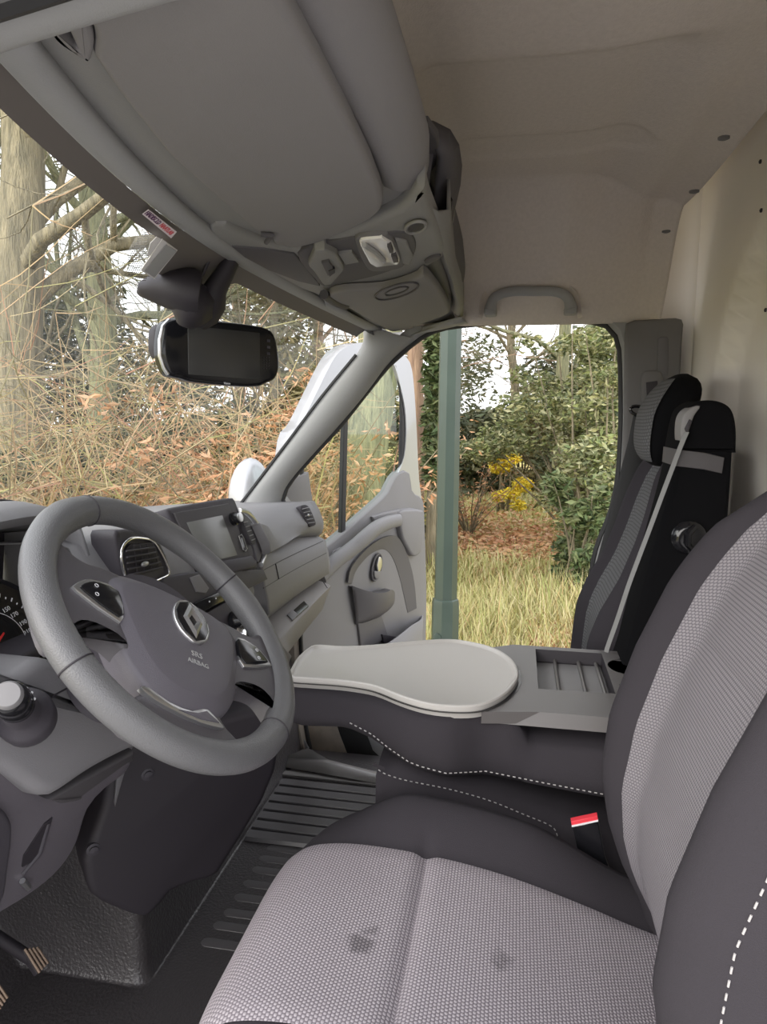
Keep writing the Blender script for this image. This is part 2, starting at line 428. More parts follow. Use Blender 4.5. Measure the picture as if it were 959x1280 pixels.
# floor with the raised carpeted block in front of the centre and passenger footwells
def fz(x, y):
    a = sm_((x+0.158)/0.035); b = sm_((y-0.245)/0.035)
    z = 0.30*a*b
    if x < -.12: z = max(z, 0.9*max(0, y-0.50))
    return z
def sm_(t): t = max(0, min(1, t)); return t*t*(3-2*t)
fx = [-0.82+.04*i for i in range(16)] + [-.19+.006*i for i in range(16)] + [-.09+.06*i for i in range(16)]
fy = [-0.84+.06*i for i in range(17)] + [.20+.006*i for i in range(18)] + [.32+.03*i for i in range(12)]
m = MB(); m.grid([[V(min(x, .80), y, fz(x, y)) for x in fx] for y in fy])
floor = struct('floor', m, 'mat_rubber', smooth=70, solid=0.01)
# underbody sides
m = MB(); m.box((0.0, -0.1, -0.12), (1.62, 1.3, 0.20)); struct('trim_2', m, 'seal_rubber')

# windscreen
def hy(x): return 0.083-(0.10 if x < 0 else 0.05)*(x/0.74)**2
def hz0(x): return 1.300-(0.0 if x < 0 else 0.014)*(x/0.74)**2
def wsp(x, t):                                    # t 0 header .. 1 base
    top = V(x, hy(x), hz0(x))
    bot = V(x*1.05, 0.86-0.30*(x/0.8)**2, 0.72)
    p = top.lerp(bot, t); p.y += 0.05*sin(pi*t); p.z += 0.03*sin(pi*t); return p
m = MB(); m.grid([[wsp(x, t/12) for x in [i/16*1.5-0.75 for i in range(17)]] for t in range(13)])
ws = struct('window_1', m, 'window_glass', smooth=80)
# header frit band and painted flange seen under the headliner edge
hdr_unused = [(0,133),(100,192),(200,262),(262,300),(330,344),(400,383),(440,402),(452,409)]
low_e = [] if True else [QP(x, y, wsp(0, .04), (wsp(.3, 0)-wsp(-.3, 0)).cross(wsp(0, .1)-wsp(0, 0)).normalized()) for x, y in hdr_unused]
def frit_row(x, t, off=0.003):
    p = wsp(x, t); return p + V(0, -off, -off)
# band width in t: wide in the middle where the mirror foot stands
rows = []
for k in range(7):
    r = []
    for i in range(81):
        x = i/80*1.5-0.75
        w = 0.027 + 0.012*(x+0.75)/1.5
        if abs(x+0.14) < 0.15: w += 0.05*min(1, (0.15-abs(x+0.14))/0.05)
        r.append(frit_row(x, w*k/6))
    rows.append(r)
m = MB(); m.grid(rows); obj('frit_band', m, 'frit', ws, smooth=60)
# header lip of the headliner: lighter cloth roll behind the glass
m = MB(); rows = []
for (dy, dz) in [(0.012, 0.02), (0.002, 0.004), (-0.008, -0.004), (-0.025, -0.004), (-0.034, -0.001), (-0.037, 0.006)]:
    rows.append([V(x, hy(x)+dy, hz0(x)+dz) for x in [i/40*1.56-0.78 for i in range(41)]])
m.grid(rows); struct('trim_3', m, 'pillar_grey', smooth=80, solid=0.004)

# passenger A-pillar trim
fe = [(301,630),(358,555),(400,499),(430,462),(448,440),(456,424),(452,409)]
re = [(352,630),(362,603),(425,532),(460,490),(483,459),(500,441),(520,424)]
FE = resample(catmull([Q(x, y, x=0.765) for x, y in fe], 5), 24); RE = resample(catmull([Q(x, y, x=0.805) for x, y in re], 5), 24)
FE = [FE[0]+V(0, .10, -.18)] + FE; RE = [RE[0]+V(0, .02, -.16)] + RE
rows = []
for a, b in zip(FE, RE):
    mid = a.lerp(b, 0.5); out = V(-0.028, 0, 0.0)
    bk_ = (a-CP).normalized()*.045
    rows.append([a+bk_, a, a.lerp(b, .2)+out*.6, mid+out*.95, a.lerp(b, .8)+out*.8, b+V(-.004, 0, 0), b+V(.03, 0, 0)])
m = MB(); m.grid(rows); pil = struct('trim_4', m, 'pillar_grey', smooth=70, subsurf=1)
obj('glass_seal', MB().tube([p+V(-.003, 0, 0) for p in FE[1:-3]], 0.0045, 6), 'seal_rubber', pil)
# corner where pillar, header and roof meet
# driver side: door opening rail and pillar overhead
DR = [Q(x_, y_, x=-0.80) for x_, y_ in [(290, 2), (190, 26), (90, 55), (0, 84), (-90, 125), (-200, 200), (-330, 330)]]
DR = [V(-0.80, -0.62, 1.30), V(-0.80, -0.45, 1.305)] + [V(-0.80, p.y, p.z) for p in DR]
DR = [V(-0.80, -0.84, DR[0].z-.03), V(-0.80, -0.60, DR[0].z)] + DR
DR = catmull(DR, 5)
rows = []
for p in DR:
    rows.append([p+V(.012, .02, .07), p+V(0.006, 0.006, 0.022), p+V(-0.003, 0, 0.004), p+V(-0.015, -.003, -.002), p+V(-0.035, -.002, .004), p+V(-.05, .01, .03), p+V(-.05, .04, .10)])
m = MB(); m.grid(rows); dp = struct('trim_5', m, 'pillar_grey', smooth=80, subsurf=1)
obj('seal', MB().tube([p+V(-.045, -.004, .006) for p in DR], 0.010, 8), 'seal_rubber', dp)

# B-pillar trim on the passenger side with belt slide
P0, PN = V(0.80, -0.7, 1.0), V(1, 0, 0)
bt = [(782,420),(784,404),(794,400),(845,397),(853,399),(855,405),(853,430),(851,470),(848,560),(840,700),(830,860),(735,860),(741,735),(756,676),(770,630),(779,590),(782,520)]
bp = obj('trim_6', plate([QP(x, y, V(.775, 0, 0), PN) for x, y in bt], (0.06, 0, 0), 0.008), 'bpillar_grey', kind='structure')
sl = [(823,424),(826,421),(834,421),(836,424),(835,470),(822,470)]
obj('slide_slot', plate([QP(x, y, V(.772, 0, 0), PN) for x, y in sl], (0.006, 0, 0), 0.001), 'door_grey_dark', bp)
for i in range(9):
    a = Q(824.5, 426+i*4.5, x=.7885); b = Q(833.5, 426+i*4.5, x=.7885); obj('slot_notch', MB().tube([a, b], 0.0009, 5), 'dash_black', bp) if i < 0 else None

# lower front corner of the door opening seen under the folded seat
tb_ = struct('trim_9', plate([Q(x, y, x=.845) for x, y in [(340,900),(430,900),(433,935),(447,956),(482,950),(484,984),(395,964),(350,945)]], V(.02, 0, 0), .004), 'sill_paint')
obj('corner_seal', plate(resample(catmull([Q(x, y, x=.835) for x, y in [(422,900),(456,900),(460,920),(468,940),(480,949),(472,956),(452,956),(438,948),(430,932)]], 3, True), 40, True), V(.008, 0, 0), .003), 'seal_rubber', tb_)
obj('corner_panel', plate([Q(x, y, x=.832) for x, y in [(458,905),(490,905),(490,948),(478,949),(466,938),(460,922)]], V(.008, 0, 0), .002), 'silver_paint', tb_)
obj('kick_strip', plate([Q(x, y, x=.80) for x, y in [(366,900),(374,912),(386,936),(376,942),(362,925),(358,905)]], V(.01, 0, 0), .003), 'silver_paint', tb_)
# ------------------------------------------------------------------ the open passenger door
DH = V(0.895, 0.375, 0); DE = V(1.765, -0.012, 0)
DD = (DE-DH).normalized(); DN = V(DD.y, -DD.x, 0)
if DN.dot(CP-DH) < 0: DN = -DN                    # toward the cab
def D(px, py, h=0.0): return QP(px, py, DH + DN*h, DN)
door = thing('van_door', 'silver passenger door swung wide open with grey inner trim and window', 'door', (DH.x, DH.y, -0.25))
# painted frame of the upper door: outer outline and glass hole
outer = [(352,655),(361,553),(374,532),(393,493),(413,453),(424,439),(438,431),(455,429),(485,434),(503,444),(512,458),(516,490),(519,540),(522,600),(528,640)]
OUT = catmull([D(x, y) for x, y in outer], 4); OUT = resample(OUT, 60)
glass_in = [(376,665),(381,560),(392,532),(407,500),(425,470),(437,458),(452,452),(478,451),(492,455),(498,466),(500,490),(499,540),(497,590),(484,623),(430,670),(404,692)]
GIN = resample(catmull([D(x, y) for x, y in glass_in], 4), 60)
OUTc = resample(OUT, 60)
m = MB()
lip = [p.lerp(q, 0.62) for p, q in zip(OUTc, GIN)]
m.grid([[p - DN*.05 for p in OUTc], [p + DN*0.006 for p in OUTc], [p + DN*0.012 for p in lip], [p + DN*0.0 for p in lip]])
obj('door_frame', m, 'silver_paint', door, smooth=50, solid=0.004)
m = MB(); m.grid([[p + DN*0.004 for p in lip], [p + DN*0.008 for p in [a.lerp(b, .5) for a, b in zip(lip, GIN)]], [p+DN*0.0 for p in GIN]])
obj('window_seal', m, 'seal_rubber', door, smooth=60, solid=0.006)
g = MB(); gc = GIN; g.add([p - DN*0.004 for p in gc], [tuple(range(len(gc)))])
gl = obj('glass', g, 'door_glass', door, smooth=0)
dv = [(431,500),(427,675)]
a, b = D(*dv[0], 0.002), D(*dv[1], 0.002)
obj('divider_bar', MB().box((a+b)/2, (0.024, 0.018, (b-a).length*1.06), Matrix((DD, DN, (a-b).normalized())).transposed()), 'seal_rubber', door, bevel=0.003)
# mirror sail trim
sail = [(352,650),(362,600),(386,590),(389,610),(395,650),(398,680),(352,700)]
obj('sail_trim', plate([D(x, y, 0.016) for x, y in sail], -DN*0.02, 0.004), 'door_grey', door, label='grey triangle trim behind the mirror')
# outer skin
o2 = [(352,655),(400,690),(470,650),(500,610),(521,603),(532,645)]
sk = [D(352,670), D(404,712), D(484,648), D(503,612), D(519,600), D(531,655)]
zb = -0.30
sk += [V(DE.x, DE.y, 0.35), V(DE.x-DD.x*.01, DE.y-DD.y*.01, zb+.03), V(DE.x-DD.x*.04, DE.y-DD.y*.04, zb), V(DH.x+DD.x*.05, DH.y+DD.y*.05, zb), V(DH.x, DH.y, zb+.06), V(DH.x, DH.y, 0.7)]
obj('outer_skin', plate([p - DN*0.02 for p in sk], -DN*0.055, 0.004), 'silver_paint', door)
# inner trim panel
pan = [(372,700),(404,687),(430,666),(484,618),(497,592),(507,588),(513,592),(515,607),(516,617),(524,619),(530,627),(531,640)]
PN_ = [D(x, y, 0.02) for x, y in pan] + [V(DE.x, DE.y, 0.30)+DN*.02, V(DE.x, DE.y, -0.10)+DN*.02, V(DE.x-DD.x*.10, DE.y-DD.y*.10, -0.20)+DN*.02, V(DH.x+DD.x*.12, DH.y+DD.y*.12, -0.20)+DN*.02, V(DH.x+DD.x*.06, DH.y+DD.y*.06, -0.1)+DN*.02]
PN_ = resample(PN_, 90, closed=True)
obj('trim_panel', plate(PN_, -DN*0.04, 0.006), 'door_grey', door, label='grey plastic inner trim')
# dark strip at the hinge side
hs = [(385,770),(402,760),(408,812),(386,812)]
def zz(px, py, h): return D(px, py, h)
def offs(pts, h): return [D(x, y, h) for x, y in pts]
# raised rounded pad at the rear top corner
pod = [(501,641),(515,637),(529,638),(531,645),(530,672),(528,688),(522,695),(516,694),(509,682),(503,668)]
obj('corner_pad', plate(resample(catmull(offs(pod, 0.045), 4, True), 40), -DN*0.03, 0.010), 'door_grey', door)
# upper shelf rail
rail = [(466,646),(480,641),(500,637),(515,635),(529,638),(529,646),(501,648),(486,652),(472,662)]
obj('upper_rail', plate(offs(rail, 0.032), -DN*0.02, 0.006), 'door_grey', door)
# curved pull handle running from the belt line down to the arm rest
path = [D(401,722,.045), D(418,703,.05), D(440,686,.055), D(452,676,.062), D(468,662,.065), D(483,654,.06), D(498,650,.05)]
m = MB(); rings = []
pth = resample(catmull(path, 5), 26)
for i, p in enumerate(pth):
    t = (pth[min(i+1, 25)]-pth[max(i-1, 0)]).normalized(); s_ = t.cross(DN).normalized()
    w = 0.030 - 0.004*abs(i-12)/12
    rings.append([p + s_*w*cos(a) + DN*0.020*(abs(sin(a))**0.7)*(1 if sin(a) > 0 else -1) for a in [2*pi*k/14 for k in range(14)]])
m.loft(rings); obj('pull_handle', m, 'door_grey', door, smooth=60)
# inner recess bowl: arched dark hollow
arc_o = [(433,728),(436,712),(446,697),(460,683),(475,673),(490,669),(498,674),(506,690),(513,712),(517,735),(519,760)]
arc_i = [(440,730),(444,716),(452,704),(463,693),(475,687),(484,688),(491,697),(497,712),(502,730),(506,748),(510,766)]
AO = resample(catmull(offs(arc_o, 0.024), 4), 40); AI = resample(catmull(offs(arc_i, 0.0215), 4), 40)
m = MB(); m.grid([AO, [p+DN*0.008 for p in AO], [a.lerp(b, .25)+DN*0.006 for a, b in zip(AO, AI)], AI, [p-DN*0.01 for p in AI]])
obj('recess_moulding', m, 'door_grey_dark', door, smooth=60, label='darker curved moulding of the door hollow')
# release handle
hc = D(471, 709, .028)
ov = [hc + DD*(0.030*cos(a)) + V(0, 0, 1)*(0.050*sin(a)) + DD*0.012*sin(a) for a in [2*pi*k/28 for k in range(28)]]
rh = obj('release_bezel', MB().tube(ov, 0.0045, 8, closed=True), 'door_grey_dark', door)
obj('release_cup', plate([hc + (p-hc)*0.95 - DN*.004 for p in ov], -DN*0.01, 0.002), 'dash_dark', door)
obj('release_lever', plate([hc + (p-hc)*0.8 + DN*0.008 for p in ov[0:9]] + [hc+DD*-.008+DN*.008+V(0,0,.01)] + [hc+DD*.004+DN*.008+V(0,0,-.03)], -DN*0.01, 0.002), 'satin_metal', door)
obj('release_lip', plate([hc + (p-hc)*0.85 + DN*0.010 for p in ov[15:27]], -DN*0.012, 0.002), 'door_grey', door)
# switch plate
sw = [(412,699),(417,689),(427,684),(434,685),(427,697),(418,703)]
s0 = obj('switch_plate', plate(offs(sw, 0.028), -DN*0.012, 0.003), 'door_grey', door)
obj('switch', plate(offs([(419,695),(422,690),(427,689),(426,692)], 0.032), -DN*0.01, 0.001), 'gloss_black', s0)
# arm rest scoop
m = MB(); rows = []
top = [(430,731),(439,735),(450,738),(462,737),(470,734),(478,739),(483,750)]
bot = [(438,779),(445,777),(455,773),(465,769),(474,763),(480,758),(484,754)]
T = resample(catmull(offs(top, 0.0), 4), 20); B = resample(catmull(offs(bot, 0.0), 4), 20)
for k in range(9):
    u = k/8; r = []
    for i, (a, b) in enumerate(zip(T, B)):
        e = sin(pi*(0.08+0.84*i/19)); r.append(a.lerp(b, u) + DN*(0.022 + e*(0.058*math.sqrt(max(0, 1-(u*0.98)**2)))))
    rows.append(r)
rows = [[p - DN*0.035 for p in rows[0]], [p - DN*0.004 + V(0,0,-.002) for p in rows[0]]] + rows
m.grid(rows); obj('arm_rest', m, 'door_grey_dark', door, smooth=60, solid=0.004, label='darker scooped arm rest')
# lower pocket
pk_back = [(449,815),(470,812),(480,805),(500,795),(515,783),(519,768)]
pk_front = [(440,818),(470,812),(484,808),(500,797),(520,777),(528,772),(529,790),(530,830),(440,850)]
PB = [D(449, 813, .02), D(470, 812, .07), D(484, 806, .095), D(500, 795, .095), D(515, 783, .08), D(526, 776, .045), D(528, 770, .02)]
PBc = resample(catmull(PB, 5), 30)
m = MB(); m.grid([[p + DN*(-.006) - V(0,0,.05) for p in PBc], [p+DN*(-.006) for p in PBc], [p+DN*.0+V(0,0,.003) for p in PBc], [p+DN*.004 for p in PBc], [p + DN*.0 - V(0, 0, .12) for p in PBc], [V(p.x, p.y, -0.12)-DN*.03 for p in PBc]])
obj('door_pocket', m, 'door_grey', door, smooth=60, solid=0.003)
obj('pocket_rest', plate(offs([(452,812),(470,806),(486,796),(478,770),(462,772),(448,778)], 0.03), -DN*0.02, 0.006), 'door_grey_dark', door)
obj('pocket_slot', plate(offs([(478,793),(497,796),(500,801),(480,804)], 0.036), -DN*0.012, 0.002), 'dash_black', door)
# exterior mirror housing
mc = Q(307, 606, x=1.20)
mx = MB(); rings = []
for i in range(13):
    a = pi*i/12; r = max(sin(a), 0.03)
    rings.append([mc + V(0.05, 0, -0.06) + DD*(0.085*r*(abs(cos(t))**.8)*(1 if cos(t) > 0 else -1)) + V(.35, .93, 0)*(0.065*r*(abs(sin(t))**.8)*(1 if sin(t) > 0 else -1)) + V(0, 0, 0.155*cos(a)) for t in [2*pi*k/24 for k in range(24)]])
mx.loft(rings); ms = obj('mirror_housing', mx, 'silver_paint', door, smooth=80)
p = mc+V(0, 0, -.15); obj('mirror_arm', MB().tube([p+V(.02, 0, 0), DH+DD*0.08+V(0, 0, p.z)-DN*.03], 0.025, 12), 'dash_dark', door, smooth=60)
# lower hinge-side dark gap and lit sill are parts of the body; the door check strap
# ------------------------------------------------------------------ cabin step and sill seen under the folded seat
m = MB(); m.grid([[V(XR-.05, 0.30, -.02), V(XR-.05, 0.10, -.015), V(XR-.05, -.2, -.015), V(XR-.05, -.6, -.02)], [V(XR+.05, 0.30, -.03), V(XR+.05, 0.10, -.03), V(XR+.05, -.2, -.03), V(XR+.05, -.6, -.03)], [V(XR+.10, 0.30, -.07), V(XR+.10, 0.10, -.09), V(XR+.10, -.2, -.09), V(XR+.10, -.6, -.09)], [V(XR+.11, 0.30, -.30), V(XR+.11, 0.10, -.30), V(XR+.11, -.2, -.30), V(XR+.11, -.6, -.30)]])
struct('trim_7', m, 'sill_paint', smooth=50, solid=0.004)
# ------------------------------------------------------------------ outside: grass, trees, thicket, lamp post
GZ = -0.60
def GP(px, Dm, z=GZ):
    d = ray(px, 518.6); h = V(d.x, d.y, 0).normalized(); return V(CP.x+h.x*Dm, CP.y+h.y*Dm, z)
mat('bark_tan', (0.34, 0.29, 0.19), 0.9, bump=1.0, bscale=30, col2=(0.17, 0.15, 0.10), vscale=9)
mat('bark_green', (0.36, 0.35, 0.20), 0.9, bump=1.0, bscale=30, col2=(0.19, 0.20, 0.12), vscale=14)
mat('bark_pink', (0.48, 0.33, 0.22), 0.9, bump=0.6, bscale=30, col2=(0.30, 0.20, 0.14), vscale=9)
for nm_ in ('bark_tan', 'bark_green', 'bark_pink'):
    n_ = MATS[nm_].node_tree; tc_ = [q for q in n_.nodes if q.type == 'TEX_COORD'][0]; mp_ = n_.nodes.new('ShaderNodeMapping'); mp_.inputs['Scale'].default_value = (2.2, 2.2, 0.30)
    n_.links.new(tc_.outputs['Object'], mp_.inputs['Vector'])
    for q in n_.nodes:
        if q.type == 'TEX_NOISE': n_.links.new(mp_.outputs[0], q.inputs['Vector'])
        if q.type == 'BUMP': q.inputs['Distance'].default_value = 0.03
leafmat('twig_tan', [(0.46, 0.32, 0.17), (0.30, 0.20, 0.10), (0.52, 0.42, 0.24), (0.40, 0.19, 0.12), (0.36, 0.34, 0.12), (0.18, 0.14, 0.09), (0.24, 0.22, 0.10)])
leafmat('leaf_brown', [(0.52, 0.27, 0.13), (0.60, 0.36, 0.20), (0.40, 0.20, 0.10), (0.64, 0.42, 0.26)])
leafmat('leaf_holly', [(0.11, 0.15, 0.06), (0.25, 0.28, 0.10), (0.07, 0.09, 0.05), (0.42, 0.40, 0.18), (0.20, 0.23, 0.12), (0.52, 0.50, 0.30)])
leafmat('leaf_ivy', [(0.06, 0.10, 0.04), (0.12, 0.16, 0.06), (0.18, 0.20, 0.09), (0.04, 0.06, 0.03)])
leafmat('leaf_ever', [(0.10, 0.13, 0.07), (0.17, 0.18, 0.09), (0.07, 0.09, 0.055), (0.25, 0.24, 0.14)])
leafmat('leaf_olive', [(0.30, 0.28, 0.12), (0.38, 0.33, 0.16), (0.20, 0.20, 0.09), (0.42, 0.34, 0.18)])
leafmat('leaf_yellow', [(0.80, 0.60, 0.03), (0.85, 0.70, 0.08), (0.55, 0.50, 0.06), (0.70, 0.45, 0.03)])
leafmat('grass_mix', [(0.38, 0.40, 0.12), (0.58, 0.52, 0.26), (0.30, 0.36, 0.10), (0.66, 0.56, 0.34), (0.46, 0.44, 0.16), (0.52, 0.34, 0.18)])
leafmat('litter', [(0.50, 0.27, 0.13), (0.62, 0.38, 0.20), (0.42, 0.19, 0.11), (0.66, 0.50, 0.30)])
# ground
g = mat('meadow', (0.40, 0.36, 0.15), 1.0, spec=0.05); n = g.node_tree
tcn = n.nodes.new('ShaderNodeTexCoord'); z1 = n.nodes.new('ShaderNodeTexNoise'); z1.inputs['Scale'].default_value = 1.1; z1.inputs['Detail'].default_value = 8; z1.inputs['Roughness'].default_value = 0.7
r1 = n.nodes.new('ShaderNodeValToRGB'); e = r1.color_ramp.elements; e[0].position = 0.36; e[0].color = (0.20, 0.24, 0.07, 1); e[1].position = 0.66; e[1].color = (0.50, 0.27, 0.14, 1)
k = e.new(0.50); k.color = (0.42, 0.38, 0.14, 1)
n.links.new(tcn.outputs['Object'], z1.inputs['Vector']); n.links.new(z1.outputs['Fac'], r1.inputs[0]); n.links.new(r1.outputs[0], n.nodes['Principled BSDF'].inputs['Base Color'])
m = MB(); N = 40;  m.grid([[V(-50+100*i/N, -50+100*j/N, GZ) for i in range(N+1)] for j in range(N+1)])
struct('ground', m, 'meadow', smooth=0)
mat('bounce_grey', (0.50, 0.485, 0.47), 0.95, bump=0.8, bscale=60, var=.3, vscale=30)  # pale grey for the added bounce sheet below
m = MB(); m.grid([[V(-14+15.9*i/20+.12*sin(j*1.7+.3*i)*(i == 20), -16+34*j/30 if j < 30 else 1.6, GZ+.004) for i in range(21)] for j in range(17)]+[[V(-14+15.9*i/20, 2.1+.1*sin(i), GZ+.004) for i in range(21)]]); struct('added_bounce_ground', m, 'bounce_grey', smooth=0)  # unseen sheet, added so light bounced into the cab is grey, not green

def leaves(mb, centres, n, size, rg, flat=0.5, elong=1.8):
    """n separate leaves scattered in clumps (centre, radius)"""
    wts = [r[1].x*r[1].y*r[1].z for r in centres]; tot = sum(wts); 
    for _ in range(n):
        q = rg.random()*tot; i = 0
        while q > wts[i] and i < len(wts)-1: q -= wts[i]; i += 1
        c, r = centres[i]
        d = V(rg.gauss(0, 1), rg.gauss(0, 1), rg.gauss(0, 1)).normalized()*(rg.random()**0.45)
        p = c + V(d.x*r.x, d.y*r.y, d.z*r.z)
        a = V(rg.gauss(0, 1), rg.gauss(0, 1), rg.gauss(0, flat)).normalized(); b = a.cross(V(rg.gauss(0, 1), rg.gauss(0, 1), rg.gauss(0, 1))).normalized()
        s_ = size*(0.6+0.8*rg.random()); nn = a.cross(b)
        k_ = len(mb.v); mb.v += [tuple(p-a*s_*elong*.5), tuple(p-b*s_*.32+nn*s_*.08), tuple(p+a*s_*elong*.5), tuple(p+b*s_*.32+nn*s_*.08)]; mb.f.append((k_, k_+1, k_+2, k_+3))
def stem(mb, p, d, L, r0, r1, rg, seg=6, wob=0.12, droop=0.0, n=4):
    pts = [p.copy()]; d = d.normalized()
    for i in range(seg):
        d = (d + V(rg.gauss(0, wob), rg.gauss(0, wob), rg.gauss(0, wob)) - V(0, 0, droop)).normalized(); pts.append(pts[-1]+d*(L/seg))
    mb.tube(pts, [r0+(r1-r0)*i/seg for i in range(seg+1)], n, cap=False); return pts
def branch(mb, p, d, L, r, depth, rg, up=0.15, tips=None):
    pts = stem(mb, p, d, L, r, r*0.45, rg, 5 if depth > 1 else 4, 0.20, -up*0.25, 5 if r > .03 else 3)
    if tips is not None and depth <= 1: tips.append(pts[-1])
    if depth <= 0: return
    for k_ in range(3 + (depth > 1)*2):
        i = rg.randint(1, len(pts)-1); q = pts[i]; t = (pts[i]-pts[i-1]).normalized()
        dd = (t + V(rg.gauss(0, .7), rg.gauss(0, .7), rg.gauss(0, .5))).normalized()
        branch(mb, q, dd, L*(0.45+0.25*rg.random()), r*0.42, depth-1, rg, up, tips)
def tree(px, Dm, r, H, label, bark, seed, nb=14, lean=0.0, first=0.35, depth=3, group=None, blen=0.34, name='bare_tree'):
    rg = random.Random(seed); b = GP(px, Dm); t = thing(name, label, 'tree', b, group)
    m = MB(); side_ = V(_R2.x, _R2.y, 0)
    pts = [b + side_*lean*H*(i/8)**1.2 + V(rg.gauss(0, r*.25), rg.gauss(0, r*.25), H*i/8) if i else b.copy() for i in range(9)]
    pts = catmull(pts, 3); rr = [r*(1.25 if i == 0 else 1)*(1-0.62*i/len(pts)) for i in range(len(pts))]
    m.tube(pts, rr, 14); obj('trunk', m, bark, t, smooth=80)
    m = MB()
    for k_ in range(nb):
        f = first + (1-first)*((k_+rg.random())/nb); i = min(int(f*len(pts)), len(pts)-2); a = rg.random()*2*pi
        d = V(cos(a), sin(a), 0.35+0.8*rg.random()).normalized()
        branch(m, pts[i], d, H*blen*(1.15-f*0.6), max(rr[i]*0.42, 0.012), depth, rg)
    obj('branches', m, bark, t, smooth=80); return t
tree(40, 8.2, 0.27, 9.0, 'thick bare tree trunk with ridged bark at the far left of the windscreen', 'bark_tan', 3, 14, first=0.26)
tree(122, 10.0, 0.20, 9.5, 'grey-green forked tree right of the thick trunk, side limbs spreading', 'bark_green', 5, 22, first=0.22, blen=.30)
tree(215, 13, 0.10, 8.0, 'slim bare tree behind the mirror screen left edge', 'bark_green', 8, 24, first=0.15)
tree(300, 15, 0.13, 9.0, 'distant bare tree above the mirror screen', 'bark_pink', 12, 26, first=0.15)
tree(395, 14, 0.12, 9.0, 'slim pale tree between mirror screen and windscreen corner', 'bark_pink', 15, 26, first=0.15, lean=.02)
tree(345, 11, 0.07, 7.0, 'thin many-branched tree right of the mirror screen', 'bark_tan', 21, 26, first=0.12)
tree(-40, 11, 0.2, 9.0, 'bare tree with low branches beyond the left edge of the windscreen', 'bark_tan', 23, 20, first=0.2)
tree(466, 6.0, 0.21, 8.0, 'mossy tree trunk seen through the open door window', 'bark_green', 25, 6, first=0.5)
tree(518, 7.3, 0.095, 8.0, 'pinkish bare trunk left of the green lamp post', 'bark_pink', 27, 8, first=0.45)
iv = tree(543, 7.0, 0.07, 7.0, 'ivy-covered trunk between the pinkish trunk and the lamp post', 'bark_tan', 29, 6, first=0.6, name='ivy_tree')
rg = random.Random(31); m = MB(); b = GP(543, 6.95)
leaves(m, [(b+V(0, 0, 1.2+i*0.42), V(.13, .13, .3)) for i in range(12)], 5200, 0.06, rg); obj('ivy', m, 'leaf_ivy', iv, smooth=0)
tree(700, 13.0, 0.13, 9.0, 'tall pale tree rising behind the holly shrub', 'bark_green', 33, 22, first=0.3, lean=-.01)
tree(640, 17.0, 0.12, 9.0, 'distant bare tree against the sky behind the yellow bush', 'bark_tan', 35, 26, first=0.2, blen=.4)

def bush(px, Dm, w, h, n, size, m_leaf, label, seed, name='evergreen_bush', z0=0.0, clumps=14, cat='bush', group=None, stems=8, shape=None):
    rg = random.Random(seed); b = GP(px, Dm); t = thing(name, label, cat, b, group)
    cs = []
    for _ in range(clumps):
        a = rg.random()*2*pi; q = rg.random()**.6; zz_ = z0+h*rg.random()
        sh = 1.0-0.5*abs(zz_/h-0.45)
        cs.append((b+V(cos(a)*w*.5*q*sh, sin(a)*w*.5*q*sh, zz_), V(w*.2, w*.2, h*.14)*(0.6+.6*rg.random())))
    m = MB(); leaves(m, cs, n, size, rg); obj('foliage', m, m_leaf, t, smooth=0)
    m = MB()
    for c, r in cs: stem(m, b+V(rg.gauss(0, .05*w), rg.gauss(0, .05*w), 0), (c-b)+V(0, 0, .3), (c-b).length*1.05, 0.012+0.004*h, 0.004, rg, 6, 0.05, 0, 4)
    obj('stems', m, 'bark_tan', t, smooth=60); return t
def holly(D0, spec, n, size, label, seed, basepx):
    rg = random.Random(seed); b = GP(basepx, D0); t = thing('holly_shrub', label, 'bush', b, 'holly shrubs'); cs = []
    for (px0, px1, py0, py1, k, r) in spec:
        for _ in range(k):
            px, py = rg.uniform(px0, px1), rg.uniform(py0, py1); Dm = D0+rg.gauss(0, .35)
            p = GP(px, Dm); p.z = CP.z + (518.6-py)/887*Dm; rr = r*(.6+.7*rg.random()); cs.append((p, V(rr, rr, rr*.6)))
    m = MB(); leaves(m, cs, n, size, rg); obj('foliage', m, 'leaf_holly', t, smooth=0)
    m = MB()
    for c, r in cs[::2]: stem(m, b+V(rg.gauss(0, .1), rg.gauss(0, .1), 0), (c-b)+V(0, 0, .5), (c-b).length*1.03, 0.022, 0.004, rg, 7, 0.05, 0, 4)
    obj('stems', m, 'bark_tan', t, smooth=60)
holly(8.8, [(655, 775, 425, 470, 14, .22), (625, 775, 470, 520, 22, .26), (590, 775, 515, 570, 26, .24), (690, 775, 570, 625, 12, .22)], 15000, 0.043, 'tall airy holly shrub with glossy leaves filling the upper door opening', 41, 740)
holly(7.4, [(725, 790, 420, 560, 14, .24), (715, 790, 560, 680, 18, .22), (735, 790, 680, 740, 8, .18)], 7500, 0.042, 'denser holly shrub close to the belt pillar edge of the opening', 42, 765)
bush(728, 6.6, 0.8, 1.05, 3000, 0.05, 'leaf_ivy', 'low dark green shrub on the grass near the seat belt', 43, clumps=14)
bush(632, 12.2, 0.85, 0.95, 2600, 0.045, 'leaf_yellow', 'bright yellow flowering bush in the clearing', 44, clumps=14, name='yellow_bush', z0=.15)
bg_ = 'evergreens behind the clearing'
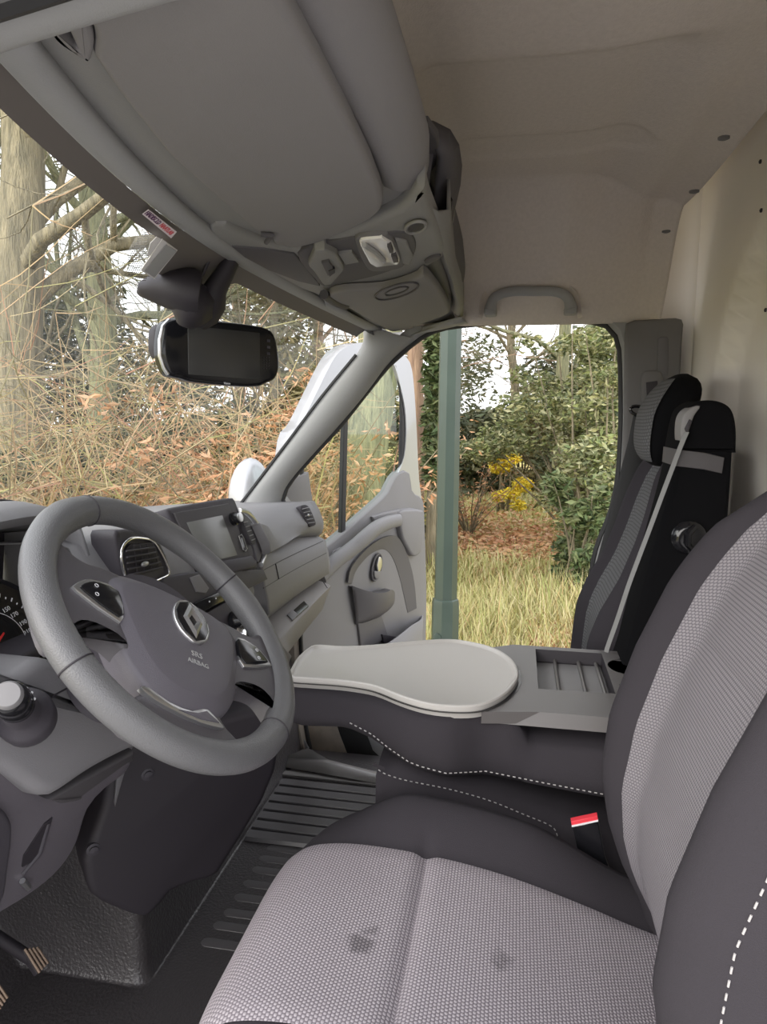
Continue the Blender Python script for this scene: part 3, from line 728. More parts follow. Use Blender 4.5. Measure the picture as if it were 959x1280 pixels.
for i, (px, Dm, w, h, ml, lb) in enumerate([(585, 15, 1.8, 1.9, 'leaf_ever', 'dark evergreen bush right of the green lamp post top'), (655, 16.5, 2.6, 1.7, 'leaf_olive', 'olive bush straight behind the yellow bush'), (740, 15, 3.0, 3.0, 'leaf_ever', 'dark evergreen bush behind the holly shrubs'), (740, 20, 4.0, 3.6, 'leaf_olive', 'large distant olive tree crown behind the tall pale tree'), (540, 20, 3.6, 4.2, 'leaf_ever', 'distant dark evergreen behind the ivy-covered trunk')]):
    bush(px, Dm, w, h, 5200, 0.10, ml, lb, 50+i, clumps=26, group=bg_)
for i, (px, Dm, w, h, ml, lb) in enumerate([(85, 12.5, 2.6, 3.6, 'leaf_ever', 'dark evergreen between the thick trunk and the forked tree'), (0, 13, 2.8, 3.4, 'leaf_ever', 'dark evergreen at the far left behind the thick trunk'), (190, 14, 3.4, 2.6, 'leaf_olive', 'olive bush behind the mirror screen left edge'), (262, 12, 2.4, 2.4, 'leaf_ever', 'evergreen bush under the mirror screen'), (330, 13, 3.0, 3.6, 'leaf_olive', 'olive-brown bush right under the mirror screen'), (405, 12, 2.2, 4.0, 'leaf_olive', 'tall olive bush left of the windscreen pillar'), (145, 9, 2.8, 1.3, 'leaf_ever', 'low evergreen undergrowth below the forked tree'), (40, 7.6, 2.4, 1.3, 'leaf_ever', 'low evergreen undergrowth at the foot of the thick trunk'), (240, 8.5, 2.6, 1.4, 'leaf_ever', 'low evergreen undergrowth above the dash screen'), (340, 9, 2.6, 1.5, 'leaf_ever', 'low evergreen undergrowth above the passenger dash'), (440, 9, 2.4, 1.6, 'leaf_ever', 'low evergreen undergrowth behind the open door window')]):
    bush(px, Dm, w, h, 5200, 0.085, ml, lb, 70+i, clumps=26, group='evergreens behind the thicket')

for i, (px, Dm, w, h, ml, lb) in enumerate([(850, 10, 3.0, 3.2, 'leaf_ever', 'evergreen bush beyond the passenger pillar'), (960, 12, 3.4, 3.0, 'leaf_olive', 'olive bush well behind the passenger seats'), (1120, 12, 3.4, 3.4, 'leaf_ever', 'evergreen bush far behind the bulkhead'), (-200, 11, 3.2, 3.0, 'leaf_ever', 'evergreen bush beyond the left windscreen edge')]):
    bush(px, Dm, w, h, 3500, 0.10, ml, lb, 90+i, clumps=24, group='evergreens at the sides')
# thicket of bare stems in front of the van
rg = random.Random(99); m = MB()
_e = ray(512, 518.6); KE = _e.y/_e.x
def allowed(v):
    for (x, y, z) in v:
        if (y-CP.y) < KE*(x-CP.x): return False
        if x < 2.15 and y < 1.55: return False
    return True
for k_ in range(210):
    px = rg.uniform(-120, 500); Dm = rg.uniform(3.6, 7.2) if px < 250 else rg.uniform(4.6, 7.6)
    if px > 440: Dm = rg.uniform(5.6, 8.0)
    b = GP(px, Dm)
    for _ in range(2):
        a = rg.random()*2*pi; L = rg.uniform(1.2, 2.8); t_ = MB()
        pts = stem(t_, b, V(cos(a)*.55, sin(a)*.55, 1), L, rg.uniform(.005, .012), .0025, rg, 7, .14, .05, 3)
        if not allowed(t_.v): continue
        m.add(t_.v, t_.f)
        for _ in range(6):
            t_ = MB(); i = rg.randint(2, 7); dd = V(rg.gauss(0, 1), rg.gauss(0, 1), rg.gauss(0.2, .6))
            q = stem(t_, pts[i], dd, rg.uniform(.4, 1.1), .0045, .0015, rg, 4, .16, .02, 3)
            if rg.random() < .5: stem(t_, q[2], V(rg.gauss(0, 1), rg.gauss(0, 1), rg.gauss(0, .6)), .35, .003, .001, rg, 3, .15, 0, 3)
            if allowed(t_.v): m.add(t_.v, t_.f)
th = obj('bramble_thicket', m, 'twig_tan', smooth=80, kind='stuff'); tag(th, 'tangled straw-coloured bare stems and brambles filling the windscreen', 'thicket')
def beech(px, Dm, w, h, n, label, seed):
    rg = random.Random(seed); b = GP(px, Dm); t = thing('beech_shrub', label, 'shrub', b, 'shrubs with brown leaves'); m = MB(); cs = []
    for _ in range(26):
        a = rg.random()*2*pi; pts = stem(m, b, V(cos(a)*.5, sin(a)*.5, 1), h*(.6+.5*rg.random()), .010, .003, rg, 6, .1, .03, 4)
        for p in pts[2:]: cs.append((p, V(.16, .16, .10)))
    obj('stems', m, 'bark_tan', t, smooth=60); m = MB(); leaves(m, cs, n, 0.030, rg, 0.6, 2.2); obj('foliage', m, 'leaf_brown', t, smooth=0)
beech(318, 4.9, 1, 2.0, 3600, 'shrub with hanging orange-brown leaves below the mirror screen', 101)
beech(255, 4.5, 1, 1.6, 2600, 'shrub with orange-brown leaves above the dash screen', 102)
beech(372, 5.2, 1, 1.8, 2200, 'shrub with orange-brown leaves beside the windscreen pillar', 103)
beech(590, 9.5, 1, 1.4, 600, 'reddish twiggy shrub left of the yellow bush', 104)

# grass: blades
rg = random.Random(5); m = MB()
def blade(mb, b, L, w, d):
    s_ = V(-d.y, d.x, 0); s_ = s_.normalized()*w if s_.length > 1e-6 else V(w, 0, 0); k_ = len(mb.v)
    mid = b + d*L*.5 + V(0, 0, L*.06); tip = b + d*L - V(0, 0, L*.08)
    mb.v += [tuple(b-s_), tuple(b+s_), tuple(mid+s_*.7), tuple(mid-s_*.7), tuple(tip)]; mb.f += [(k_, k_+1, k_+2, k_+3), (k_+3, k_+2, k_+4)]
for _ in range(42000):
    px = rg.uniform(505, 800); Dm = 3.6 + 11.5*rg.random()**1.5
    if 7.5 < Dm < 12.5 and rg.random() < .35: continue
    b = GP(px, Dm); big = math.sin(b.x*1.3+1)*math.sin(b.y*2.1+b.x)
    L = (0.10+0.26*rg.random())*(1.25 if Dm < 7.5 else 0.55)*(1.0+0.35*big)
    d = V(rg.gauss(0, .6), rg.gauss(0, .6), 1).normalized(); blade(m, b, L, (0.0022+0.0004*Dm)*(.5+rg.random()), d)
gr = obj('meadow_grass', m, 'grass_mix', smooth=0, kind='stuff'); tag(gr, 'long yellow-green grass of the meadow outside the door', 'grass')
m = MB()
for _ in range(4500):
    px = rg.uniform(560, 760)
    Dm = rg.choice([rg.gauss(10.5, 1.6), rg.gauss(9.2, 1.0), rg.gauss(8.6, .6), rg.gauss(4.9, 0.30)]); b = GP(px if Dm > 7 else rg.uniform(670, 760), Dm, GZ+0.05+0.07*rg.random())
    leaves(m, [(b, V(.02, .02, .03))], 1, 0.06, rg, .2, 1.3)
lt = obj('leaf_litter', m, 'litter', smooth=0, kind='stuff'); tag(lt, 'reddish brown fallen leaves lying on the grass', 'leaves')

# lamp post
mat('post_green', (0.050, 0.075, 0.060), 0.45, coat=0.2, var=0.12, vscale=6)
lp = thing('lamp_post', 'dark green octagonal metal lamp post just outside the open door', 'lamp post', GP(561.5, 3.6))
pb = GP(561.5, 3.6); zf = 0.105
def octo(r, z, o=0.0): return [V(pb.x+r*cos(pi/8+2*pi*i/8+.25), pb.y+r*sin(pi/8+2*pi*i/8+.25), z) for i in range(8)]
obj('shaft', MB().loft([octo(.060, zf-.01), octo(.047, 3.8), octo(.036, 5.2)]), 'post_green', lp, smooth=20)
obj('base_box', MB().loft([octo(.075, GZ), octo(.072, zf-.02), octo(.068, zf), octo(.060, zf+.004)]), 'post_green', lp, smooth=20)
dcen = pb + (CP-pb).normalized()*.0; dv_ = V(CP.x-pb.x, CP.y-pb.y, 0).normalized(); sv = V(-dv_.y, dv_.x, 0)
a = pb + dv_*0.071 - sv*0.045
dpts = [V(a.x, a.y, -.45)-sv*.012, V(a.x, a.y, -.45)+sv*.03, V(a.x, a.y, -.10)+sv*.03, V(a.x, a.y, -.07)+sv*.022, V(a.x, a.y, -.06)-sv*.0, V(a.x, a.y, -.07)-sv*.012]
obj('service_door', plate([p+dv_*.004 for p in dpts], -dv_*.012, .002), 'post_green', lp)
# ------------------------------------------------------------------ seats
def interp(tab, x):
    if x <= tab[0][0]: return tab[0][1]
    for (a, b), (c, d) in zip(tab, tab[1:]):
        if x <= c: t = (x-a)/(c-a); return b+(d-b)*t
    return tab[-1][1]
def sm(t): t = max(0, min(1, t)); return t*t*(3-2*t)
def stitches(name, pts, parent, r=0.0011, L=0.006, gap=0.0045, m='thread'):
    tot = sum((b-a).length for a, b in zip(pts, pts[1:])); n = max(2, int(tot/(L+gap))); rs = resample(pts, n*2)
    mb = MB()
    for i in range(0, n*2-1, 2): mb.tube([rs[i], rs[i].lerp(rs[i+1], .95)], r, 5)
    return obj(name, mb, m, parent, smooth=80)
weave('insert_light', (0.41, 0.375, 0.40), (0.18, 0.16, 0.18), (1, 0, 0), (0, 1, 0.0), 640, 760, stains=[((-0.50, -0.235, 0.445), 0.016, .55), ((-0.475, -0.245, .445), 0.012, .6), ((-0.47, -0.40, .43), 0.017, .6), ((-0.44, -0.39, .43), 0.008, .7)])
weave('insert_mid', (0.25, 0.235, 0.25), (0.13, 0.12, 0.135), (1, 0, 0), (0, 0.3, 1), 760, 900)
weave('insert_far', (0.145, 0.145, 0.15), (0.085, 0.085, 0.09), (1, 0, 0), (0, 0.3, 1), 300, 430)
# ---- driver seat
ds = thing('driver_seat', 'driver seat in black cloth with light grey woven centre and faint stains', 'seat', (-0.47, -0.34, 0.02))
XC, HW = -0.47, 0.255
topc = [(-0.62,.355),(-0.56,.372),(-0.50,.392),(-0.40,.420),(-0.30,.436),(-0.20,.441),(-0.14,.436),(-0.105,.424),(-0.082,.40),(-0.070,.365),(-0.066,.32),(-0.075,.26)]
topc = resample(catmull([V(0, y, z) for y, z in topc], 4), 110)
def bolst(u):                                   # u -1..1 across the seat
    a = abs(u)
    if a < 0.60: return 0.0
    return 0.040*math.sin(pi*min(1, (a-0.60)/0.36)/2)**1.2 if a < .93 else 0.040
def seam_dip(y): return -0.006*math.exp(-((y+0.287)/0.006)**2)
def cush_pt(u, k, lift=0.0):
    p = topc[k]; y, z = p.y, p.z; a = abs(u)
    f = sm((-0.10-y)/0.16)*(1-0.55*sm((-0.42-y)/0.16))
    x = XC + u*HW
    z2 = z + bolst(u)*f
    if a > 0.93: z2 -= 0.020*((a-.93)/.07)**2
    y2 = y - 0.045*max(0, (a-0.25)/0.75)**2.5*sm((y+0.30)/0.2)
    if a < .6: z2 -= 0.006*math.cos(a/.6*pi/2)*f
    if a < .7: z2 -= 0.007*math.exp(-((p.y+0.287)/0.011)**2)
    t = (topc[min(k+1, len(topc)-1)]-topc[max(k-1, 0)]).normalized(); nn = V(0, -t.z, t.y)
    if nn.z < 0: nn = -nn
    nn = V(0, -abs(t.z) if False else abs(t.z)*(1 if y > -.2 else -1), abs(t.y)).normalized()
    return V(x, y2, z2) + nn*lift
us = [-1.0, -.985, -.95, -.9, -.84, -.78, -.72, -.66, -.61, -.5, -.3, 0, .3, .5, .61, .66, .72, .78, .84, .9, .95, .985, 1.0]
rings = []
for k in range(len(topc)):
    top = [cush_pt(u, k) for u in us]; zb = 0.20
    rings.append(top + [V(top[-1].x+.004, top[-1].y, max(zb, top[-1].z-.07)), V(top[-1].x-.01, top[-1].y, zb), V(XC, top[-1].y, zb), V(top[0].x+.01, top[0].y, zb), V(top[0].x-.004, top[0].y, max(zb, top[0].z-.07))])
obj('cushion', MB().loft(rings), 'cloth_black', ds, smooth=70)
ui = [-.60+1.20*i/24 for i in range(25)]
def patch(kr, mtl, name, lab=None):
    rows = []
    for k in kr:
        r = [cush_pt(u, k, 0.0045 if abs(u) < .59 else 0.002) for u in ui]
        if k in (kr[0], kr[-1]): r = [p-V(0, 0, .0032) if 0 < j < 24 else p for j, p in enumerate(r)]
        rows.append(r)
    return obj(name, MB().grid(rows), mtl, ds, smooth=70, label=lab)
ks = [k for k in range(len(topc))]
split = min(ks, key=lambda k: abs(topc[k].y+0.287))
patch(list(range(0, split+1)), 'insert_light', 'seat_insert', 'light grey woven centre of the cushion, rear field')
patch(list(range(split, len(topc)-2)), 'insert_light', 'seat_insert', 'light grey woven centre of the cushion, front field')
# side plastic shield and pedestal
obj('seat_base', plate([V(XC-.20, -.10, .20), V(XC+.20, -.10, .20), V(XC+.21, -.60, .20), V(XC-.21, -.60, .20)], V(0, 0, -.20), .01), 'dash_black', ds)
# ---- backrest
crest = [(.33,-.60),(.395,-.578),(.45,-.55),(.5,-.533),(.57,-.521),(.653,-.529),(.747,-.557),(.837,-.594),(.915,-.639),(.963,-.684),(.99,-.715),(1.0,-.735)]
zs = [.33+ (1.0-.33)*i/40 for i in range(41)]
def hw(z): return 0.262 - 0.10*sm((z-.84)/.16)**1.6 - .012*sm((.6-z)/.2)
def back_pt(u, z, lift=0.0):
    a = abs(u); y = interp(crest, z); dip = 0.050*sm((0.72-a)/0.30)*(1-.6*sm((z-.9)/.09))*(0.55+.45*sm((z-.45)/.2))
    y -= dip
    if a > .72: y -= 0.09*((a-.72)/.28)**2.2
    return V(XC+u*hw(z), y+lift, z+lift*.3)
rings = []
ub = [-1, -.97, -.92, -.86, -.8, -.74, -.68, -.62, -.56, -.5, -.4, -.2, 0, .2, .4, .5, .56, .62, .68, .74, .8, .86, .92, .97, 1]
for z in zs:
    fr = [back_pt(u, z) for u in ub]; yb = max(interp(crest, z)-0.13, -.822); w = hw(z)
    e = 1
    rings.append(fr + [V(XC+w*.99, min(yb+.03, fr[-1].y-.005), z), V(XC+w*.9, yb, z), V(XC, yb, z), V(XC-w*.9, yb, z), V(XC-w*.99, min(yb+.03, fr[0].y-.005), z)])
# rounded top
for k in range(1, 6):
    t = k/5; base = rings[40]; c = V(XC, sum(p.y for p in base)/len(base), 1.0); rings.append([c + (p-c)*cos(t*pi/2*.96) + V(0, 0, .035*sin(t*pi/2)) for p in base])
obj('backrest', MB().loft(rings), 'cloth_black', ds, smooth=70)
def bpatch(z0, z1, name, lab, mtl):
    rows = []; n = 22; uu = [-.56+1.12*i/24 for i in range(25)]
    for i in range(n+1):
        z = z0+(z1-z0)*i/n; r = [back_pt(u, z, 0.0045 if abs(u) < .55 else .002) for u in uu]
        if i in (0, n): r = [p-V(0, .0030*min(1, j/6, (24-j)/6), 0) for j, p in enumerate(r)]
        rows.append(r)
    obj(name, MB().grid(rows), mtl, ds, smooth=70, label=lab)
bpatch(.34, .785, 'backrest_insert', 'grey woven field of the backrest, lower', 'insert_mid')
bpatch(.785, .995, 'backrest_insert', 'grey woven field of the backrest, upper', 'insert_mid')
st = [Q(x, y, x=-.70) for x, y in [(975,1100),(957,1140),(925,1200),(895,1270),(880,1310)]]
st = [V(p.x, p.y, p.z) for p in resample(catmull(st, 5), 20)]
def surf_back(x, z):
    u = (x-XC)/hw(z); return back_pt(max(-1, min(1, u)), z)
st2 = [surf_back(-.709, z)+V(0, .001, 0) for z in [.47+.30*i/30 for i in range(31)]]
stitches('stitching', st2, ds, r=.0010, L=.006, gap=.005)
hr = MB(); rr = []
for i in range(15):
    a = pi*i/14; s_ = max(sin(a), .05)
    rr.append([V(XC+.125*abs(s_)**.5*(abs(cos(t))**.7)*(1 if cos(t) > 0 else -1), -.80+.05*s_**.6*(abs(sin(t))**.8)*(1 if sin(t) > 0 else -1), 1.16+.09*cos(a)) for t in [2*pi*k/24 for k in range(24)]])
obj('headrest', hr.loft(rr), 'cloth_black', ds, smooth=70)
obj('headrest_post', MB().tube([V(XC-.05, -.80, 1.10), V(XC-.05, -.785, .98)], .006, 8), 'satin_metal', ds)
obj('headrest_post', MB().tube([V(XC+.05, -.80, 1.10), V(XC+.05, -.785, .98)], .006, 8), 'satin_metal', ds)

# ---- passenger bench: outer seat, middle cushion, belt tower
bench = thing('passenger_bench', 'black two-place passenger bench with tall backrest, headrest and belt tower', 'seat', (0.3, -0.4, 0.05))
# outer backrest
OC, OH = 0.505, 0.215
yo = [(.40,-.55),(.45,-.553),(.50,-.556),(.56,-.562),(.62,-.582),(.70,-.622),(.78,-.650),(.86,-.672),(.92,-.690),(.965,-.715)]
def ob_pt(u, z, lift=0):
    a = abs(u); y = interp(yo, z) - .035*sm((.75-a)/.3) - (.10*((a-.72)/.28)**2.2 if a > .72 else 0)
    w = OH - .07*sm((z-.82)/.15)
    return V(OC+u*w, y+lift, z)
rings = []
for i in range(31):
    z = .40 + .565*i/30; fr = [ob_pt(u, z) for u in ub]; yb = max(interp(yo, z)-.13, -.825); w = (fr[-1].x-OC)
    rings.append(fr + [V(OC+w, min(yb+.03, fr[-1].y-.004), z), V(OC+w*.9, yb, z), V(OC-w*.9, yb, z), V(OC-w, min(yb+.03, fr[0].y-.004), z)])
for k in range(1, 5):
    t = k/4; base = rings[30]; c = V(OC, -.76, .965); rings.append([c + (p-c)*cos(t*pi/2*.96) + V(0, 0, .03*sin(t*pi/2)) for p in base])
obj('backrest', MB().loft(rings), 'cloth_black', bench, smooth=70, label='tall outer backrest in black cloth')
rows = [[ob_pt(u, .41+.55*i/20, .0045 if abs(u) < .54 else 0) for u in [-.56+1.12*j/16 for j in range(17)]] for i in range(21)]
obj('backrest_insert', MB().grid(rows), 'insert_far', bench, smooth=70, label='grey ribbed centre of the outer backrest')
# headrest
def hprof(z):
    t = (z-.935)/(1.145-.935); return max(0.0, 1-abs(2*t-1)**3.2)
rings = []; rin = []
for i in range(19):
    z = .937+.206*i/18; s_ = max(hprof(z), .03); yc = -.715-.10*(z-.94)-.02*sm((z-1.04)/.1); dpt = .052*s_**.6; wx = .118*s_**.35
    ring = []
    for k in range(28):
        t = 2*pi*k/28; ring.append(V(OC+wx*(abs(cos(t))**.6)*(1 if cos(t) > 0 else -1), yc+dpt*(abs(sin(t))**.7)*(1 if sin(t) > 0 else -1), z))
    rings.append(ring); rin.append([V(OC+wx*.86*(2*j/12-1), yc+dpt*(1-abs(2*j/12-1)**4*.25)+.003, z) for j in range(13)])
obj('headrest', MB().loft(rings), 'cloth_tower', bench, smooth=70, label='black headrest of the outer seat')
obj('headrest_insert', MB().grid(rin[1:-1]), 'insert_far', bench, smooth=70, label='grey ribbed face of the headrest')
for s_ in (-.05, .05): obj('headrest_post', MB().tube([V(OC+s_, -.745, 1.0), V(OC+s_, -.76, .93)], .006, 8), 'dash_black', bench)
# outer cushion
def cushion(name, x0, x1, y0, y1, zf, zr, h, m, par, lab=None, rnd_=.03):
    rings = []; n = 12
    for i in range(n+1):
        t = i/n; y = y0+(y1-y0)*t; z = zf+(zr-zf)*t
        e = rnd_*(1-min(1, t/.12))**2; z1 = z - e*1.0
        xs_ = [x0+(x1-x0)*j/10 for j in range(11)]
        top = [V(x, y, z1 + .006*sin(pi*j/10) - rnd_*.6*(abs(2*j/10-1)**8)) for j, x in enumerate(xs_)]
        rings.append(top + [V(x1+.003, y, z1-h*.35), V(x1-.005, y, z-h), V(x0+.005, y, z-h), V(x0-.003, y, z1-h*.35)])
    return obj(name, MB().loft(rings), m, par, smooth=70, label=lab)
cushion('seat_cushion', .27, .76, -.12, -.62, .375, .35, .12, 'cloth_black', bench)
mc_ = cushion('middle_cushion', -.135, .24, -.180, -.60, .482, .372, .20, 'cloth_black', bench, 'middle seat cushion with white side stitching', .02)
obj('cushion_band', MB().grid([[V(-.139, -.176-.01*k, .474-.0*k-.006*j-.0027*k) for k in range(3)] for j in range(2)]), 'cloth_black', bench)
ln = [Q(x, y, x=-.1395) for x, y in [(473,962),(483,968),(510,976),(560,986),(610,1000),(655,1018),(690,1033),(697,1045)]]
stitches('stitching', resample(catmull(ln, 4), 60), bench, r=.0009, L=.005, gap=.004)
ped = cushion('bench_base', -.12, .74, -.20, -.60, .28, .26, .27, 'dash_black', bench)
# belt tower
tw = [(.605,-.615),(.70,-.632),(.80,-.651),(.90,-.671),(.98,-.685),(1.04,-.693),(1.062,-.700),(1.073,-.718),(1.072,-.745),(1.060,-.765),(1.03,-.775),(.95,-.778),(.80,-.778),(.60,-.778),(.50,-.70),(.50,-.60)]
TW = resample(catmull([V(.14, y, z) for z, y in tw], 4, True), 60, closed=True)
tower = thing('belt_tower', 'tall black belt tower left of the outer seat with a strap over its front edge', 'belt tower', (.2, -.7, .5))
obj('tower_body', plate(TW, V(.12, 0, 0), .012), 'cloth_tower', tower, label='matt black fabric body')
capp = [p for p in TW if p.z > .985]
cp_ = [(.985,-.683),(1.04,-.690),(1.064,-.698),(1.077,-.718),(1.076,-.747),(1.062,-.769),(1.03,-.779),(.985,-.782)]
CPp = resample(catmull([V(.136, y, z) for z, y in cp_], 4), 40)
obj('tower_cap', plate(CPp, V(.128, 0, 0), .010), 'cloth_tower', tower, label='rounded black cap')
bd = [Q(848,562,x=.133), Q(882,566,x=.133), Q(906,572,x=.133), Q(903,592,x=.133), Q(880,587,x=.133), Q(846,583,x=.133)]
obj('tower_band', plate(bd, V(.134, 0, 0), .002), 'overhead_dark', tower, label='dark grey band under the cap')
gd = [Q(x, y, x=.130) for x, y in [(851,538),(853,522),(860,512),(872,507),(876,509),(868,520),(862,538),(857,548),(852,552)]]
obj('belt_guide', plate(resample(catmull(gd, 3, True), 30, True), V(.05, 0, 0), .003), 'door_grey', tower, label='grey belt guide at the top')
gs = [Q(x, y, x=.128) for x, y in [(856,536),(862,524),(866,526),(859,543)]]
obj('guide_slot', plate(gs, V(.01, 0, 0), .001), 'dash_black', tower)
kn = Q(863, 673, x=.128); 
kb = obj('release_knob', MB().lathe([(.030,0),(.032,.004),(.026,.012),(.018,.014)], kn+V(.012,0,0), (-1, 0, 0), 20), 'gloss_black', tower, smooth=40)
obj('knob_grip', MB().tube([kn+V(-.004, -.006, .022), kn+V(-.012, .006, .01), kn+V(-.012, .006, -.01), kn+V(-.004, -.006, -.022)], .006, 8), 'gloss_black', kb)
mb_ = MB(); strap = [Q(x, y, x=.122) for x, y in [(858,540),(851,556),(840,585),(826,622),(812,660),(798,697),(784,735),(772,772),(762,800),(757,815)]]
strap = resample(catmull(strap, 3), 30)
sw_ = [(p+V(-.003, -.0045, 0), p+V(.002, .0025, 0)) for p in strap]
mb_.loft([[a, b, b+V(.002, .0, 0), a+V(.002, 0, 0)] for a, b in sw_])
tag(obj('middle_seat_belt', mb_, 'belt_grey', smooth=0), 'pale grey seat belt strap running down the front edge of the black tower', 'seat belt')

# outer seat belt
ob_ = thing('passenger_seat_belt', 'wide black seat belt hanging from the passenger pillar', 'seat belt', (.78, -.68, .6))
L_ = [(792,520),(786,550),(775,592),(764,634),(753,676),(744,710),(737,742)]; R_ = [(806,518),(810,550),(802,592),(791,634),(777,676),(764,710),(754,742)]
Lp = [Q(x, y, x=.755-.004*i) for i, (x, y) in enumerate(L_)]; Rp = [Q(x, y, x=.752-.004*i) for i, (x, y) in enumerate(R_)]
rows = []
for a, b in zip(resample(Lp, 24), resample(Rp, 24)): rows.append([a.lerp(b, j/6)+V(-.004*sin(pi*j/6), 0, 0) for j in range(7)])
obj('webbing', MB().grid(rows), 'belt_black', ob_, smooth=60, solid=.0025)
dr = [(803,470),(806,464),(812,463),(822,463),(828,466),(829,478),(826,495),(818,508),(808,512),(803,500),(802,484)]
ad = obj('height_adjuster', plate(resample(catmull([Q(x, y, x=.765) for x, y in dr], 3, True), 40, True), V(.022, 0, 0), .006), 'bpillar_grey', ob_)
obj('adjuster_button', plate([Q(x, y, x=.762) for x, y in [(808,478),(822,476),(823,488),(816,495),(809,495)]], V(.005, 0, 0), .001), 'dash_black', ad)
c_ = Q(799, 514, x=.750); obj('belt_loop', MB().tube([c_+V(0, .022*cos(t), .012*sin(t)+.005*cos(t)) for t in [2*pi*k/20 for k in range(20)]], .0045, 8, closed=True), 'gloss_black', ob_)
tg = [(732,747),(741,744),(743,749),(739,755),(742,763),(738,768),(733,762),(734,754)]
obj('belt_tongue', plate([Q(x, y, x=.70) for x, y in tg], V(.008, 0, 0), .001), 'chrome', ob_)
low_ = [Q(x, y, x=.72) for x, y in [(736,766),(733,782),(730,800),(727,818),(725,835)]]
mb_ = MB(); mb_.loft([[p+V(0, -.022, 0), p+V(0, .008, 0), p+V(.003, .008, 0), p+V(.003, -.022, 0)] for p in low_]); obj('lower_webbing', mb_, 'belt_black', ob_, smooth=0)

# red-topped buckle between the seats
bk = thing('belt_buckle', 'black seat belt buckle with red release button between the seats', 'belt buckle', (-.19, -.50, .38))
b1 = [(716,1033),(748,1027),(757,1070),(762,1085),(735,1075),(722,1062)]
obj('buckle_body', plate([Q(x, y, x=-.205) for x, y in b1], V(.02, 0, 0), .003), 'gloss_black', bk, label='black buckle body')
b2 = [(714,1027),(747,1020),(748,1026),(715,1033)]
obj('release_button', plate([Q(x, y, x=-.208) for x, y in b2], V(.010, 0, 0), .001), 'red_plastic', bk, label='red release button')
obj('button_edge', plate([Q(x, y, x=-.209) for x, y in [(715,1032),(748,1025),(748,1027),(715,1034)]], V(.008, 0, 0), .0), 'white_print', bk)

# ---- folded middle backrest: table with tray and cup holders
tb = thing('folded_seat_table', 'middle seat backrest folded flat with pale tray, black padded side and storage bin', 'folding seat table', (0.0, -.3, .46))
ZT = .578
# padded body (black cloth)
prof_near = [(-.022,.500),(-.045,.495),(-.085,.500),(-.125,.506),(-.16,.494),(-.205,.477),(-.26,.463),(-.35,.449),(-.45,.438),(-.55,.428),(-.66,.430)]
rings = []; n = 36
yN = [-.004-(.665-.004)*i/n for i in range(n+1)]
def xin(y):  return interp([(-.66,-.118),(-.36,-.118),(-.30,-.155),(-.24,-.152),(-.17,-.112),(-.09,-.098),(-.02,-.094),(0,-.085)], y)
def xout(y): return interp([(-.66,.215),(-.30,.215),(-.2,.175),(-.1,.13),(-.02,.11),(0,.09)], y)
pn = sorted(prof_near)
for y in yN:
    zb = interp(pn, y); zt = ZT-.012-.045*sm((-.40-y)/.03); x0, x1 = xin(y), xout(y); h = zt-zb
    e = 1-.0*(y > -.02)
    if y > -.02: h2 = h*.9
    rings.append([V(x0+.012, y, zt), V(x0+.003, y, zt-.008), V(x0-.004, y, zt-.03), V(x0-.008, y, zb+h*.45), V(x0-.004, y, zb+h*.2), V(x0+.012, y, zb+.008), V(x0+.04, y, zb), V((x0+x1)/2, y, zb-.004), V(x1-.04, y, zb), V(x1-.005, y, zb+h*.3), V(x1+.003, y, zt-.02), V(x1-.01, y, zt)])
c0 = sum(rings[0], Vector())/12
rings = [[c0+(p-c0)*k+V(0, .012-.012*k*k*k, 0) for p in rings[0]] for k in (.3, .7, .92)] + rings
obj('padded_body', MB().loft(rings), 'cloth_black', tb, smooth=60, label='black padded backrest body')
sline = [V(xin(y)-.0078, y, interp(pn, y)+.024) for y in [-.13-.50*i/50 for i in range(51)]]
stitches('stitching', sline, tb, r=.0010, L=.005, gap=.004)
# pale tray
tr = [(362,850),(364,840),(372,826),(384,815),(396,810),(430,812),(470,810),(510,806),(560,803),(592,807),(620,815),(640,828),(648,843),(646,856),(632,872),(612,883),(592,888),(560,888),(530,884),(500,875),(470,863),(445,858),(420,855),(390,853)]
TRc = resample(catmull([Q(x, y, z=ZT) for x, y in tr], 4, True), 110, True)
ins = inset_dir(TRc, V(0, 0, -1))
m = MB(); m.loft([TRc, [p+V(0, 0, .006) for p in TRc], [p+w*.002+V(0, 0, .008) for p, w in zip(TRc, ins)], [p+w*.006+V(0, 0, .008) for p, w in zip(TRc, ins)], [p+w*.009+V(0, 0, .003) for p, w in zip(TRc, ins)], [p+w*.013+V(0, 0, .0015) for p, w in zip(TRc, ins)]])
m.loft([[p+V(0, 0, .0) for p in TRc], [p-V(0, 0, .014)+w*.003 for p, w in zip(TRc, ins)]])
obj('tray', m, 'tray_grey', tb, smooth=40, label='pale grey writing tray with raised rim')
